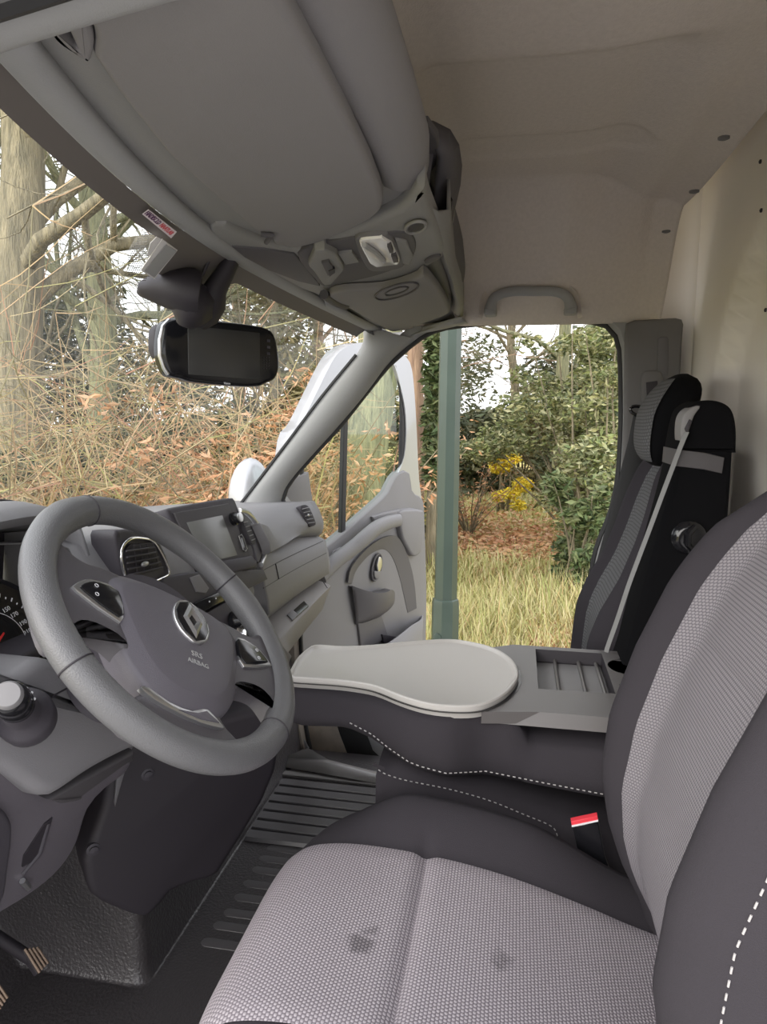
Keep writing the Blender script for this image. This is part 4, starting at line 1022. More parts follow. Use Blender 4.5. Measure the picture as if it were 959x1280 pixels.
# rear console
zc = ZT-.003
hole = [Q(668, 824, z=zc), Q(748, 827, z=zc), Q(765, 881, z=zc), Q(666, 880, z=zc)]
yh0 = -.445; yh1 = -.575; hole = [V(.205, yh0, zc), V(.205, yh1, zc), V(-.008, yh1, zc), V(-.012, yh0, zc)]
def strip(P, dz=.012): return plate(P, V(0, 0, -dz), .002)
m = MB()
for Pq in ([V(-.112, -.345, zc), V(-.13, -.352, zc), V(-.112, yh0, zc), V(.225, yh0, zc), V(.225, -.40, zc), V(.19, -.345, zc)], [V(-.112, yh0, zc), V(-.012, yh0, zc), V(-.008, yh1, zc), V(-.112, yh1, zc)], [V(.205, yh0, zc), V(.225, yh0, zc), V(.225, yh1, zc), V(.205, yh1, zc)]):
    if len(Pq) == 6: Pq = [Pq[1], Pq[2], Pq[3], Pq[4], Pq[5]]
    m.add(Pq + [p-V(0, 0, .02) for p in Pq], [tuple(range(len(Pq)))] + [(k, (k+1) % len(Pq), (k+1) % len(Pq)+len(Pq), k+len(Pq)) for k in range(len(Pq))])
m2 = MB(); gap = [p-w*.006-V(0, 0, .0022) for p, w in zip(TRc, ins)]; m2.add(gap, [tuple(range(len(gap)))]); obj('tray_gap', m2, 'gloss_black', tb, smooth=0)
# rear plate with cup opening and square pocket
def ring_plate(mb, outer, inner, n=48):
    O = resample(outer, n, True); I = resample(inner, n, True)
    k0 = min(range(n), key=lambda k: sum(((O[i]-I[(i+k) % n]).length) for i in range(n))); I = I[k0:]+I[:k0]
    mb.grid([O, I, [p-V(0, 0, .05) for p in I]], closed_u=True)
ring_plate(m, [V(.06, yh1, zc), V(.225, yh1, zc), V(.225, -.66, zc), V(.06, -.66, zc)], [V(.135+.042*cos(t), -.615+.036*sin(t), zc) for t in [2*pi*k/24 for k in range(24)]])
ring_plate(m, [V(-.112, yh1, zc), V(.06, yh1, zc), V(.06, -.66, zc), V(-.112, -.66, zc)], [V(.04, yh1-.012, zc), V(.04, -.645, zc), V(-.05, -.645, zc), V(-.05, yh1-.012, zc)])
m.grid([[V(-.112-.004*k, y, zc-.011*k) for y in (-.36, -.66)] for k in range(3)]); m.grid([[V(.225, y, z) for y in (-.40, -.66)] for z in (zc, zc-.03)])
obj('console_top', m, 'console_grey', tb, smooth=30, label='dark plastic storage console')
m = MB(); zb = zc-.024
A_ = hole; B_ = [V(p.x*.96+.004, p.y, zb) for p in hole]
m.grid([A_, B_], closed_u=True); m.add(B_, [(0, 1, 2, 3)]); obj('storage_bin', m, 'dash_black', tb, smooth=0, label='open storage bin')
for f in (.30, .66, .92):
    a = B_[0].lerp(B_[1], f)+V(0, 0, .003); b = B_[3].lerp(B_[2], f)+V(0, 0, .003); obj('bin_rib', MB().tube([a, b], .004, 8), 'console_grey', tb)
m = MB(); m.grid([[V(x, y, zb+.001) for x in (B_[3].x+.005, B_[0].x-.01)] for y in (B_[0].y-.003, B_[1].y+.003)]); obj('bin_mat', m, 'door_grey', tb, smooth=0)
obj('cup_bottom', MB().add([V(.135+.042*cos(t), -.615+.036*sin(t), zc-.049) for t in [2*pi*k/24 for k in range(24)]], [tuple(range(24))]), 'dash_black', tb, smooth=0)
obj('pocket_bottom', MB().add([V(.04, yh1-.012, zc-.049), V(.04, -.645, zc-.049), V(-.05, -.645, zc-.049), V(-.05, yh1-.012, zc-.049)], [(0, 1, 2, 3)]), 'dash_black', tb, smooth=0)
# ------------------------------------------------------------------ overhead unit
oh = thing('overhead_console', 'grey plastic overhead shelf and console spanning the front of the roof', 'overhead console', (0.0, -.12, 1.31))
def Zq(px, py, z): return Q(px, py, z=z)
# underside panel of the shelf, from header lip back to the rear roll
rows = []
for k in range(7):
    t = k/6; r = []
    for i in range(41):
        x = -.79+1.56*i/40; y0 = hy(x)-.030; y1 = -.262+.04*sm((x-.2)/.5)
        r.append(V(x, y0+(y1-y0)*t, hz0(x)+.006+.012*sin(pi*t*.5)))
    rows.append(r)
obj('shelf_underside', MB().grid(rows), 'overhead_plastic', oh, smooth=70, solid=.003)
# rear face rising to the open shelf
rows = []
for (dy, z) in [(0, 1.318), (-.012, 1.33), (-.018, 1.36), (-.014, 1.40), (.0, 1.43), (.03, 1.43)]:
    rows.append([V(x, -.262+.04*sm((x-.2)/.5)+dy, z - (.045 if x > .05 else 0)*sm((x-.05)/.5)*(z-1.318)/.11) for x in [-.05+.82*i/24 for i in range(25)]])
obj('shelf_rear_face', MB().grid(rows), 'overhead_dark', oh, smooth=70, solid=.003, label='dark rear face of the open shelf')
# smooth front roll over the driver
path = [V(-.84, -.258, 1.345), V(-.70, -.258, 1.345), V(-.55, -.258, 1.345), V(-.43, -.256, 1.345), V(-.36, -.25, 1.342), V(-.335, -.245, 1.338)]
rr_ = [.036, .036, .036, .036, .033, .018]
m = MB(); m.tube(path, rr_, 20); obj('shelf_roll', m, 'visor_vinyl', oh, smooth=80, label='smooth rounded lip of the shelf')
# end shell between roll and console
endp = [(478,214),(500,205),(508,190),(497,158),(507,153),(540,154),(558,162),(570,180),(575,205),(571,235),(560,262),(548,235),(546,196),(535,215),(520,240),(515,262),(480,268)]
def zE(px, py): return 1.31+.11*sm((262-py)/100) 
E_ = [Q(x, y, z=zE(x, y)) for x, y in endp]
m = MB(); m.grid([[Q(497+i*10.0-2*k, 157-0*k+k*13+abs(i-2.5)*0.6-2, z=1.425-.013*k) for i in range(6)] for k in range(7)]); obj('shelf_end_cap', m, 'overhead_dark', oh, smooth=70, solid=.006, label='dark end cap of the shelf')
m = MB()
cap = [Q(x, y, z=z) for x, y, z in [(507,153,1.425),(540,154,1.425),(560,163,1.42),(571,180,1.41),(575,205,1.40),(573,230,1.385),(567,256,1.37),(562,280,1.355)]]
cap2 = [Q(x, y, z=z) for x, y, z in [(520,170,1.40),(534,172,1.40),(545,182,1.39),(549,196,1.385),(547,215,1.375),(544,235,1.365),(545,250,1.35),(550,275,1.34)]]
m.grid([cap, [a.lerp(b, .5)-V(0, 0, .004) for a, b in zip(cap, cap2)], cap2]); obj('shelf_arch', m, 'overhead_dark', oh, smooth=70, solid=.008, label='dark arch around the shelf opening')
op = [Q(x, y, z=z) for x, y, z in [(548,196,1.392),(562,200,1.392),(572,215,1.388),(572,245,1.375),(566,290,1.352),(556,312,1.34),(546,262,1.355),(543,232,1.372)]]
obj('shelf_opening', plate(op, V(0, .01, .02), .002), 'overhead_plastic', oh, label='lighter net pocket inside the opening')
obj('shelf_gap', plate([Q(x, y, z=z) for x, y, z in [(543,245,1.362),(552,262,1.36),(566,250,1.36),(562,285,1.345),(558,300,1.338),(546,275,1.345)]], V(0, .01, .02), .001), 'dash_black', oh)
obj('arch_web', plate([Q(x, y, z=1.388) for x, y in [(501,157),(535,156),(548,174),(551,200),(545,230),(530,248),(520,215),(510,188)]], V(0, 0, .01), .004), 'overhead_dark', oh)
# block carrying roll end
blk = [(478,214),(498,206),(512,192),(520,200),(524,230),(518,250),(500,262),(478,268),(479,250)]
obj('roll_socket', plate([Q(x, y, z=1.318) for x, y in blk], V(0, 0, .05), .012), 'overhead_plastic', oh)
# centre console body
con = [(258,290),(268,303),(300,326),(345,350),(395,368),(425,370),(470,360),(520,344),(548,326),(557,318),(548,292),(535,260),(528,235),(500,262),(470,276),(430,292),(372,311),(340,306),(300,290),(275,280)]
zc_ = 1.300
CN = resample(catmull([Q(x, y, z=zc_) for x, y in con], 4, True), 90, True)
obj('console_body', plate(CN, V(0, 0, .03), .010), 'overhead_plastic', oh)
# console recessed dark bay
bay = [(372,318),(400,306),(440,298),(480,292),(510,292),(520,305),(516,322),(500,334),(470,345),(430,354),(405,358),(388,345)]
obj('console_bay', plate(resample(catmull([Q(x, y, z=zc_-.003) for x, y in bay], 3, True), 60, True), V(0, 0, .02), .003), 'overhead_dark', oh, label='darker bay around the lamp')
sw0 = [(345,322),(372,318),(388,332),(406,357),(385,352),(360,340)]
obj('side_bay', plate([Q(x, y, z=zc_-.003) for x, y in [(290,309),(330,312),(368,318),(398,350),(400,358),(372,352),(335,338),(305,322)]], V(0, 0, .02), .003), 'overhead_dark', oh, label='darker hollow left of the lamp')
# map lamp
ln_ = [(449,303),(452,300),(478,298),(490,305),(500,326),(499,331),(470,335),(462,330),(450,308)]
lens = obj('lamp_lens', plate(resample([Q(x, y, z=zc_-.010) for x, y in ln_], 40, True), V(0, 0, .012), .003), 'lens_clear', oh, label='clear map lamp lens')
obj('lamp_bezel', plate(resample(catmull([Q(x, y, z=zc_-.006) for x, y in [(444,302),(452,296),(482,294),(494,302),(506,327),(500,336),(468,340),(456,332)]], 3, True), 40, True), V(0, 0, .012), .003), 'bpillar_grey', oh)
for (a, b, c, d) in [(484, 309, 489, 316), (489, 321, 495, 328)]:
    obj('lamp_switch', plate([Q(x, y, z=zc_-.015) for x, y in [(a, b), (c, b-1), (c+3, d), (a+3, d+1)]], V(0, 0, .006), .001), 'dash_dark', lens)
obj('lamp_reflector', MB().tube([Q(455, 306, z=zc_-.0135), Q(468, 314, z=zc_-.0135), Q(480, 326, z=zc_-.0135)], .004, 8), 'print_grey', lens)
obj('blank_plate', plate([Q(x, y, z=zc_-.007) for x, y in [(494,300),(508,303),(517,322),(512,332),(503,330)]], V(0, 0, .012), .003), 'overhead_plastic', oh)
# microphone pod
pod_ = [(394,314),(404,312),(421,320),(431,338),(414,357),(404,357),(392,340),(385,333)]
pd = obj('switch_pod', plate(resample([Q(x, y, z=zc_-.014) for x, y in pod_], 30, True), V(0, 0, .018), .004), 'overhead_plastic', oh)
obj('pod_button', plate([Q(x, y, z=zc_-.018) for x, y in [(402,329),(411,327),(419,340),(410,345)]], V(0, 0, .005), .001), 'overhead_dark', pd)
obj('pod_socket', plate([Q(x, y, z=zc_-.019) for x, y in [(411,339),(418,336),(419,341),(412,346)]], V(0, 0, .004), .0), 'dash_black', pd)
obj('flat_button', plate([Q(x, y, z=zc_-.008) for x, y in [(423,318),(440,316),(449,328),(432,331)]], V(0, 0, .008), .001), 'overhead_plastic', oh)
def oval(cx, cy, a, b, rot, z, n=28): return [Q(cx+a*cos(t)*cos(rot)-b*sin(t)*sin(rot), cy+a*cos(t)*sin(rot)+b*sin(t)*cos(rot), z=z) for t in [2*pi*k/n for k in range(n)]]
obj('speaker_ring', MB().tube(oval(520, 284, 13, 7, -.25, zc_-.004), .0025, 6, closed=True), 'overhead_plastic', oh, smooth=80)
obj('speaker_mesh', plate(oval(520, 284, 10, 5, -.25, zc_-.005), V(0, 0, .004), .001), 'dash_black', oh)
obj('oval_badge', plate(oval(541, 325, 11, 3, -.35, zc_-.004), V(0, 0, .004), .001), 'overhead_dark', oh)
# cheek at the passenger side of the console
rows = []
for (x0_, y0_, x1_, y1_, z) in [(536,255,560,262,1.318),(548,292,563,300,1.312),(556,322,568,330,1.305),(566,350,575,352,1.300),(572,376,579,380,1.298),(570,392,578,395,1.300)]:
    a, b = Q(x0_, y0_, z=z-.004), Q(x1_, y1_, z=z+.012); rows.append([a+V(0,.01,.01), a, a.lerp(b, .5)-V(0, 0, .006), b, b+V(0, .0, .04)])
obj('console_cheek', MB().grid(rows), 'overhead_plastic', oh, smooth=70, solid=.004)

# driver sun visor
vz = 1.296
vis = [(110,28),(117,40),(120,58),(116,72),(150,121),(212,197),(270,248),(328,297),(338,298),(344,307),(372,311),(400,304),(435,290),(462,277),(476,266),(479,254),(475,238),(462,206),(430,142),(395,77),(352,0),(330,-40),(150,-40),(112,0)]
VS = resample([Q(x, y, z=vz) for x, y in vis], 120, True)
dvz = thing('sun_visor', 'large grey driver sun visor folded flat under the roof shelf', 'sun visor', (-.5, -.13, 1.30))
obj('visor_board', plate(VS, V(0, 0, .016), .007), 'visor_vinyl', dvz, smooth=40)
ck = Q(338, 298, z=vz-.001); obj('visor_clip', MB().tube([Q(326, 293, z=vz-.004), Q(340, 294, z=vz-.004), Q(333, 303, z=vz-.004)], .0035, 8), 'overhead_dark', dvz)
br = [Q(x, y, z=1.297) for x, y in [(62,42),(70,38),(78,50),(90,60),(96,62),(88,44),(84,30),(96,20),(108,22),(118,50),(116,72),(111,80),(104,76),(86,66),(74,56)]]
obj('visor_hinge', plate(resample(catmull(br, 3, True), 50, True), V(0, 0, .02), .004), 'visor_vinyl', dvz)
# passenger visor / lid
pv = thing('sun_visor', 'grey passenger sun visor with oval airbag label beyond the map lamp', 'sun visor', (.45, -.08, 1.29))
pvo = [(412,372),(430,365),(480,362),(520,350),(528,342),(540,352),(556,374),(562,389),(556,395),(520,408),(498,414),(488,414),(470,405),(440,388)]
PVp = [Q(x, y, z=1.283) for x, y in pvo]
obj('visor_board', plate(resample(catmull(PVp, 3, True), 70, True), V(0, 0, .015), .006), 'visor_vinyl', pv, smooth=40)
obj('label_ring', MB().tube(oval(496, 364, 28, 8, -.28, 1.2815), .0018, 6, closed=True), 'overhead_dark', pv, smooth=80)
obj('label_ring', MB().tube(oval(496, 364, 15, 3.6, -.28, 1.2815), .0015, 6, closed=True), 'overhead_dark', pv, smooth=80)
obj('visor_clip', MB().tube([Q(405, 368, z=1.287), Q(420, 378, z=1.285), Q(432, 382, z=1.285)], .010, 8), 'overhead_dark', pv, smooth=70)
# fillet panel from visor to the windscreen corner
rows = []
for a, b in zip([(405,372),(440,392),(470,408),(490,416),(510,414),(545,404),(575,396)], [(410,392),(440,404),(462,416),(480,424),(512,420),(550,412),(585,404)]):
    rows.append([Q(*a, z=1.292), Q((a[0]+b[0])/2, (a[1]+b[1])/2, z=1.284), Q(*b, x=.80 if b[0] > 470 else .74)])
obj('corner_trim', MB().grid(rows), 'pillar_grey', oh, smooth=80, solid=.003)
# passenger grab handle
gh = thing('grab_handle', 'grey moulded grab handle on the roof above the passenger door', 'grab handle', (.75, -.42, 1.345))
gp = [(613,388),(617,374),(628,367),(645,364),(668,364),(690,364),(703,367),(711,374),(714,386)]
GPt = resample(catmull([Q(x, y, x=.695) for x, y in gp], 5), 40)
rings = []
for i, p in enumerate(GPt):
    t = (GPt[min(i+1, 39)]-GPt[max(i-1, 0)]).normalized(); nn = V(1, 0, 0); s_ = t.cross(nn).normalized(); e = 1+.35*(abs(i-19.5)/19.5)**6
    rings.append([p + nn*(.010*cos(a))*e + s_*(.0125*sin(a))*e for a in [2*pi*k/14 for k in range(14)]])
obj('handle_bar', MB().loft(rings), 'pillar_grey', gh, smooth=80)
rc = [Q(x, y, x=.715) for x, y in [(598,396),(602,372),(614,358),(640,350),(685,350),(712,356),(724,372),(728,396)]]
# soft moulded surround of the handle
a_ = resample(catmull(rc, 4), 30)
obj('handle_surround', MB().grid([[p+V(.02, 0, .004) for p in a_], [p+V(.0, 0, .0) for p in a_], [p+V(.012, 0, -.006)+(V(.715, -.42, 1.33)-p)*.08 for p in a_]]), 'headliner_cloth', gh, smooth=80)
for q in (GPt[0], GPt[-1]): obj('handle_foot', MB().box(q+V(.02, 0, -.002), (.05, .032, .020)), 'pillar_grey', gh, bevel=.005)

# rear-view monitor and sensor housing on the windscreen
mo = thing('mirror_monitor', 'black clip-on rear view monitor with grey screen hanging from the windscreen', 'monitor', (0.0, .1, 1.25))
mp, mn = plane3(Q(205, 420, x=-.10), Q(345, 425, x=.085), Q(325, 480, x=.055))
def MP_(px, py, h=0): return QP(px, py, mp+mn*h, mn)
mout = [(203,420),(206,405),(214,398),(230,397),(270,400),(310,405),(335,410),(345,420),(350,445),(350,462),(345,474),(335,479),(325,483),(300,483),(245,478),(228,473),(214,470),(206,458),(202,440)]
MO = resample(catmull([MP_(x, y) for x, y in mout], 3, True), 80, True)
obj('monitor_body', plate(MO, -mn*.028, .008), 'gloss_black', mo, smooth=50)
scr = obj('monitor_screen', plate([MP_(x, y, .0015) for x, y in [(235,407),(325,416),(325,475),(236,468)]], -mn*.004, .0008), 'mirror_screen', mo, label='grey blank screen')
for i in range(5): 
    for j in range(3): obj('speaker_hole', MB().lathe([(.0009, 0), (.0009, .0006)], MP_(330+j*3.2, 447+i*3.4, .0012), mn, 6), 'dash_dark', mo) if (i+j) % 1 == 0 else None
for i in range(3): obj('touch_key', plate([MP_(x, y, .001) for x, y in [(334, 424+i*8), (338, 424.5+i*8), (338, 428+i*8), (334, 427.5+i*8)]], -mn*.001, 0), 'dash_dark', mo)
obj('silver_edge', MB().tube([MP_(x, y, -.006) for x, y in [(212,400),(204,408),(200,425),(200,445),(205,460),(210,468)]], .004, 8), 'satin_metal', mo, smooth=80, label='silver left edge')
bb = [MP_(x, y, -.035) for x, y in [(193,412),(198,406),(215,404),(300,410),(300,455),(205,448),(196,445),(192,435)]]
obj('mirror_behind', plate(resample(catmull(bb, 3, True), 40, True), -mn*.02, .005), 'dash_black', mo, smooth=40, label='original mirror behind the monitor')
ux_ = (MP_(320, 479)-MP_(240, 473)).normalized(); uy_ = (MP_(280, 420)-MP_(280, 470)).normalized()
textobj('maker_mark', 'Vision', .0055, MP_(284, 479.2, .001), ux_, uy_, 'white_print', mo)
# sensor housing
sh = thing('sensor_housing', 'matt black rain sensor housing and mirror foot at the windscreen top', 'sensor housing', (-.12, .1, 1.25))
def blob(name, spine, par, m, n=20):
    rings = []
    for i, (px, py, x, ra, rb) in enumerate(spine):
        c = Q(px, py, x=x); nx = Q(*spine[min(i+1, len(spine)-1)][:2], x=spine[min(i+1, len(spine)-1)][2]); pv_ = Q(*spine[max(i-1, 0)][:2], x=spine[max(i-1, 0)][2])
        t = (nx-pv_).normalized(); a = V(1, 0, 0); a = (a-t*a.dot(t)).normalized(); b = t.cross(a)
        rings.append([c + a*ra*cos(q)+b*rb*sin(q) for q in [2*pi*k/n for k in range(n)]])
    return obj(name, MB().loft(rings), m, par, smooth=70)
blob('housing_shell', [(176,368,-.16,.012,.006),(182,364,-.16,.03,.014),(200,362,-.155,.042,.026),(220,362,-.15,.048,.034),(240,366,-.145,.05,.038),(250,368,-.14,.045,.034)], sh, 'dash_black')
blob('mirror_stem', [(290,326,-.09,.016,.012),(281,342,-.095,.018,.015),(270,360,-.10,.022,.018),(264,378,-.10,.030,.024),(256,392,-.10,.030,.024),(246,402,-.10,.022,.018)], sh, 'dash_black')
blob('housing_cover', [(232,350,-.135,.03,.012),(236,364,-.135,.042,.028),(242,380,-.13,.045,.034),(244,394,-.12,.038,.028),(244,402,-.11,.02,.012)], sh, 'dash_black')
obj('sensor_cable', MB().tube([Q(264, 312, x=-.13), Q(261, 326, x=-.13), Q(254, 342, x=-.13), Q(246, 352, x=-.13)], .0028, 8), 'dash_black', sh, smooth=80)

# dotted screen print beside the mirror foot on the glass
dots = MB()
wn = (wsp(.3, .05)-wsp(-.3, .05)).cross(wsp(0, .1)-wsp(0, 0)).normalized()
wp0 = wsp(-.15, .05)
if wn.dot(CP-wp0) < 0: wn = -wn
def WQ(px, py, h=.0025): return QP(px, py, wp0+wn*h, wn)
lx = -.345; lp0 = wsp(lx, .015); ln0 = (wsp(lx+.05, .015)-wsp(lx-.05, .015)).cross(wsp(lx, .035)-lp0).normalized()
if ln0.dot(CP-lp0) < 0: ln0 = -ln0
def LQ(px, py, h=0.0): return QP(px, py, lp0+ln0*(h+.005), ln0)
def inpoly(x, y, P):
    c = False
    for (a, b), (d, e) in zip(P, P[1:]+P[:1]):
        if (b > y) != (e > y) and x < (d-a)*(y-b)/(e-b)+a: c = not c
    return c
for poly, sp_ in (([(186,284),(200,290),(216,300),(205,330),(180,352),(160,345),(160,320),(172,300)], 2.6), ([(318,364),(300,352),(286,346),(275,400),(290,398),(302,385)], 2.8)):
    y = 270
    while y < 410:
        x = 150 + (sp_/2 if int(y/sp_) % 2 else 0)
        while x < 330:
            if inpoly(x, y, poly):
                c = WQ(x, y); r = .0013 if poly[0][0] < 200 else .0012
                t1 = (WQ(x+2, y)-c).normalized()*r; t2 = wn.cross(t1).normalized()*r; dots.add([c-t1-t2, c+t1-t2, c+t1+t2, c-t1+t2], [(0, 1, 2, 3)])
            x += sp_
        y += sp_
obj('dotted_print', dots, 'frit', ws, smooth=0)
# pink label with two-colour lettering on the frit band
sl_ = [(178,268),(186,262),(221,290),(214,298)]
lb = thing('paper_label', 'narrow pinkish label with dark and red lettering on the windscreen band', 'label', LQ(200, 280))
obj('label_sheet', plate([LQ(x, y, .008) for x, y in sl_], -ln0*.0006, 0), 'label_pink', lb)
o_ = LQ(199.7, 279.6, .0088); u1 = (LQ(215, 292.5, .0088)-LQ(184, 266.5, .0088)).normalized(); u2 = (LQ(202.5, 275, .0088)-LQ(197, 283.5, .0088)).normalized()
textobj('lettering', 'HADISCLD', .0100, LQ(191.5, 272.8, .0088), u1, u2, 'print_dark', lb)
textobj('lettering', 'NAATLAB', .0100, LQ(208.3, 286.8, .0088), u1, u2, 'print_red', lb)
# white sticker hanging behind the sensor
pp = thing('paper_sticker', 'white rectangular paper sticker with grey print beside the sensor housing', 'sticker', LQ(200, 325))
obj('sticker_sheet', plate([LQ(x, y, .012) for x, y in [(203,299),(222,313),(193,349),(176,338)]], -ln0*.001, 0), 'paper_white', pp)
obj('printed_area', plate([LQ(x, y, .0135) for x, y in [(208,306),(221,314),(193,347),(181,339)]], -ln0*.0006, 0), 'print_grey', pp)
obj('clear_fold', plate([LQ(x, y, .010) for x, y in [(196,296),(204,300),(188,322),(184,318),(188,304)]], -ln0*.0006, 0), 'paper_white', pp)
w1 = (LQ(193, 347, .007)-LQ(221, 314, .007)).normalized(); w2 = (LQ(221, 314, .007)-LQ(208, 306, .007)).normalized()
# ------------------------------------------------------------------ dashboard
mat('spoke_grey', (0.075, 0.07, 0.078), 0.40, bump=.2, bscale=900)
mat('cap_silver', (0.19, 0.185, 0.19), 0.5)
db = thing('dashboard', 'wide moulded grey dashboard with screen, vents, instrument cluster and drawer', 'dashboard', (0.0, .3, .6))
def lines(L, n=16, par=None, name=None, m='dash_grey', **k):
    """surface through lines running across the cab; each line is a list of points"""
    rows = [resample(catmull(l, 6) if len(l) > 2 else l, n) for l in L]
    return obj(name, MB().grid(rows), m, par, **k)
# passenger side body
L = [[V(.12,.74,.79), V(.5,.66,.79), V(.82,.46,.78)],
     [V(.12,.34,.812), V(.45,.33,.806), Q(393,627,x=.80)+V(0,.05,-.004)],
     [V(.12,.270,.812), V(.45,.262,.804), Q(393,627,x=.79)],
     [V(.12,.235,.800), V(.45,.225,.790), Q(399,638,x=.79)],
     [Q(324,655,x=.17), V(.45,.185,.765), Q(404,652,x=.79)],
     [Q(336,680,x=.185), Q(355,674,x=.45), Q(378,664,x=.62), Q(404,660,x=.79)],
     [Q(337,690,x=.185), Q(356,680,x=.42), Q(378,667,x=.62), Q(402,666,x=.79)],
     [Q(336,694,x=.185)+V(0,.018,-.004), Q(354,686,x=.42)+V(0,.018,-.003), Q(376,672,x=.62)+V(0,.018,-.003), Q(402,669,x=.79)+V(0,.012,-.003)],
     [Q(326,714,x=.185), Q(365,694,x=.48), Q(406,675,x=.79)],
     [Q(329,735,x=.19), Q(368,712,x=.48), Q(410,690,x=.79)],
     [Q(333,752,x=.20), Q(372,727,x=.48), Q(412,703,x=.795)],
     [Q(338,768,x=.21)+V(0,.006,0), Q(374,742,x=.49)+V(0,.006,0), Q(412,716,x=.795)],
     [Q(341,778,x=.22)+V(0,.03,-.006), Q(374,750,x=.50)+V(0,.03,-.006), Q(409,722,x=.79)+V(0,.03,-.006)],
     [V(.20,.30,.50), V(.50,.30,.50), V(.80,.28,.52)],
     [V(.20,.55,.40), V(.50,.55,.40), V(.80,.40,.42)]]
pb_ = lines(L, 30, db, 'passenger_body', smooth=60, solid=.003)
# left return of the passenger side and right end wall
lw_ = [l[0] for l in L[1:12]]; m = MB(); m.grid([lw_, [p+V(-.01, .14, 0) for p in lw_]]); obj('return_wall', m, 'dash_grey', db, smooth=50, solid=.002)
endw = [l[-1] for l in L]
m = MB(); ec = V(.80, .40, .64); m.grid([endw, [p+V(.012, .01, 0) for p in endw], [ec+(p-ec)*.7+V(.012, 0, 0) for p in endw]]); obj('end_cap', m, 'dash_grey', db, smooth=50, solid=.002)
def seam(name, pts, par, r=.0012, m='dash_black'): return obj(name, MB().tube(pts, r, 6), m, par, smooth=80)
for k_ in (8, 9): seam('lid_seam', [p+V(-.0006, -.0008, .0002) for p in resample(catmull(L[k_], 6), 30)[(0 if k_ == 9 else 1):-1]], db)
seam('lid_seam', [L[8][0].lerp(L[8][1], .42)+V(-.001, -.0015, .0), L[9][0].lerp(L[9][1], .45)+V(-.001, -.0015, .0)], db)
# drawer with switch
dt = [Q(346,800,x=.24), Q(414,731,x=.77)]; dtb = [Q(341,788,x=.24)+V(0,.06,0), Q(407,723,x=.77)+V(0,.05,.0)]
dbm = [Q(358,822,x=.26), Q(402,765,x=.75)]
m = MB(); lo = [V(.26,.40,dbm[0].z+.01), V(.75,.40,dbm[1].z+.01)]; hi = [V(.24,.40,dt[0].z+.01), V(.77,.40,dt[1].z+.01)]
rings = []
for i in range(13):
    t = i/12; a = hi[0].lerp(hi[1], t); b = dtb[0].lerp(dtb[1], t); c = dt[0].lerp(dt[1], t); d = dbm[0].lerp(dbm[1], t); e = lo[0].lerp(lo[1], t)
    rings.append([a, b, b.lerp(c, .85), c+V(0, .001, -.003), c.lerp(d, .12), d.lerp(c, .1), d+V(0, .006, -.001), d.lerp(e, .5), e])
dw = obj('drawer', m.loft(rings), 'dash_beige', db, smooth=50, label='beige-grey pull-out drawer')
drp = plane3(dt[0], dt[1], (dtb[0]+dtb[1])/2)
def TP(px, py, h=0): return QP(px, py, drp[0]+drp[1]*h, drp[1])
obj('drawer_switch', plate([TP(x, y, .003) for x, y in [(361,768),(380,751),(386,757),(368,773)]], -drp[1]*.004, .001), 'gloss_black', dw)
obj('switch_label', plate([TP(x, y, .0036) for x, y in [(359,768),(366,762),(373,768),(366,775)]], -drp[1]*.004, .0005), 'dash_grey', dw)
seam('drawer_seam', [Q(402,725,x=.715)+V(0,0,.002), Q(409,735,x=.735)+V(0,-.001,0)], dw)
# centre body
L = [[V(-.36,.80,.80), V(.14,.78,.80)], [V(-.36,.34,.862), V(.14,.32,.83)], [V(-.36,.235,.868), V(.14,.24,.842)], [V(-.36,.212,.862), V(.14,.20,.830)], [V(-.36,.19,.82), V(.14,.165,.80)],
     [V(-.36,.17,.74), V(.14,.15,.73)], [V(-.34,.165,.68), V(.15,.14,.68)], [V(-.30,.19,.60), V(.19,.16,.60)], [V(-.28,.20,.52), V(.20,.18,.50)], [V(-.25,.24,.35), V(.22,.24,.35)]]
lines(L, 20, db, 'centre_body', smooth=60, solid=.003)
# infotainment unit
sp0, sn0 = plane3(Q(208,637,x=-.10), Q(293,622,x=.12), Q(321,706,x=.125))
def S_(px, py, h=0): return QP(px, py, sp0+sn0*h, sn0)
so = [(209,640),(214,634),(286,622),(293,624),(298,634),(322,700),(321,708),(316,714),(262,724),(250,720),(243,708),(214,650)]
su = obj('screen_unit', plate(resample(catmull([S_(x, y) for x, y in so], 2, True), 60, True), -sn0*.11, .006), 'dash_dark', db, smooth=45, label='dark screen unit standing up from the dash')
fr_ = [(218,641),(286,629),(312,697),(250,712)]
obj('screen_bezel', plate([S_(x, y, .003) for x, y in fr_], -sn0*.006, .002), 'overhead_dark', su)
obj('screen', plate([S_(x, y, .0045) for x, y in [(234,653),(278,644),(297,694),(257,704)]], -sn0*.004, .0006), 'screen_grey', su, label='blank grey screen')
obj('lower_ledge', plate([S_(x, y, .012) for x, y in [(262,704),(300,697),(315,694),(322,702),(320,709),(268,721)]], -sn0*.014, .004), 'dash_dark', su)
kc = S_(291, 649, .003)
obj('volume_knob', MB().lathe([(.013, 0), (.013, .006), (.011, .007), (.010, .016), (.007, .018)], kc, sn0, 24), 'gloss_black', su, smooth=40)
obj('knob_ring', MB().lathe([(.0075, .016), (.0095, .0165), (.0095, .019), (.006, .0195)], kc, sn0, 24), 'satin_metal', su, smooth=40)
us_ = [(299,670),(302,668),(304,671),(309,686),(307,689),(304,687)]
obj('port_frame', MB().tube([S_(x, y, .005) for x, y in us_], .0012, 6, closed=True), 'satin_metal', su)
obj('port', plate([S_(x, y, .005) for x, y in [(301,673),(303,672),(306,684),(304,685)]], -sn0*.003, 0), 'gloss_black', su)
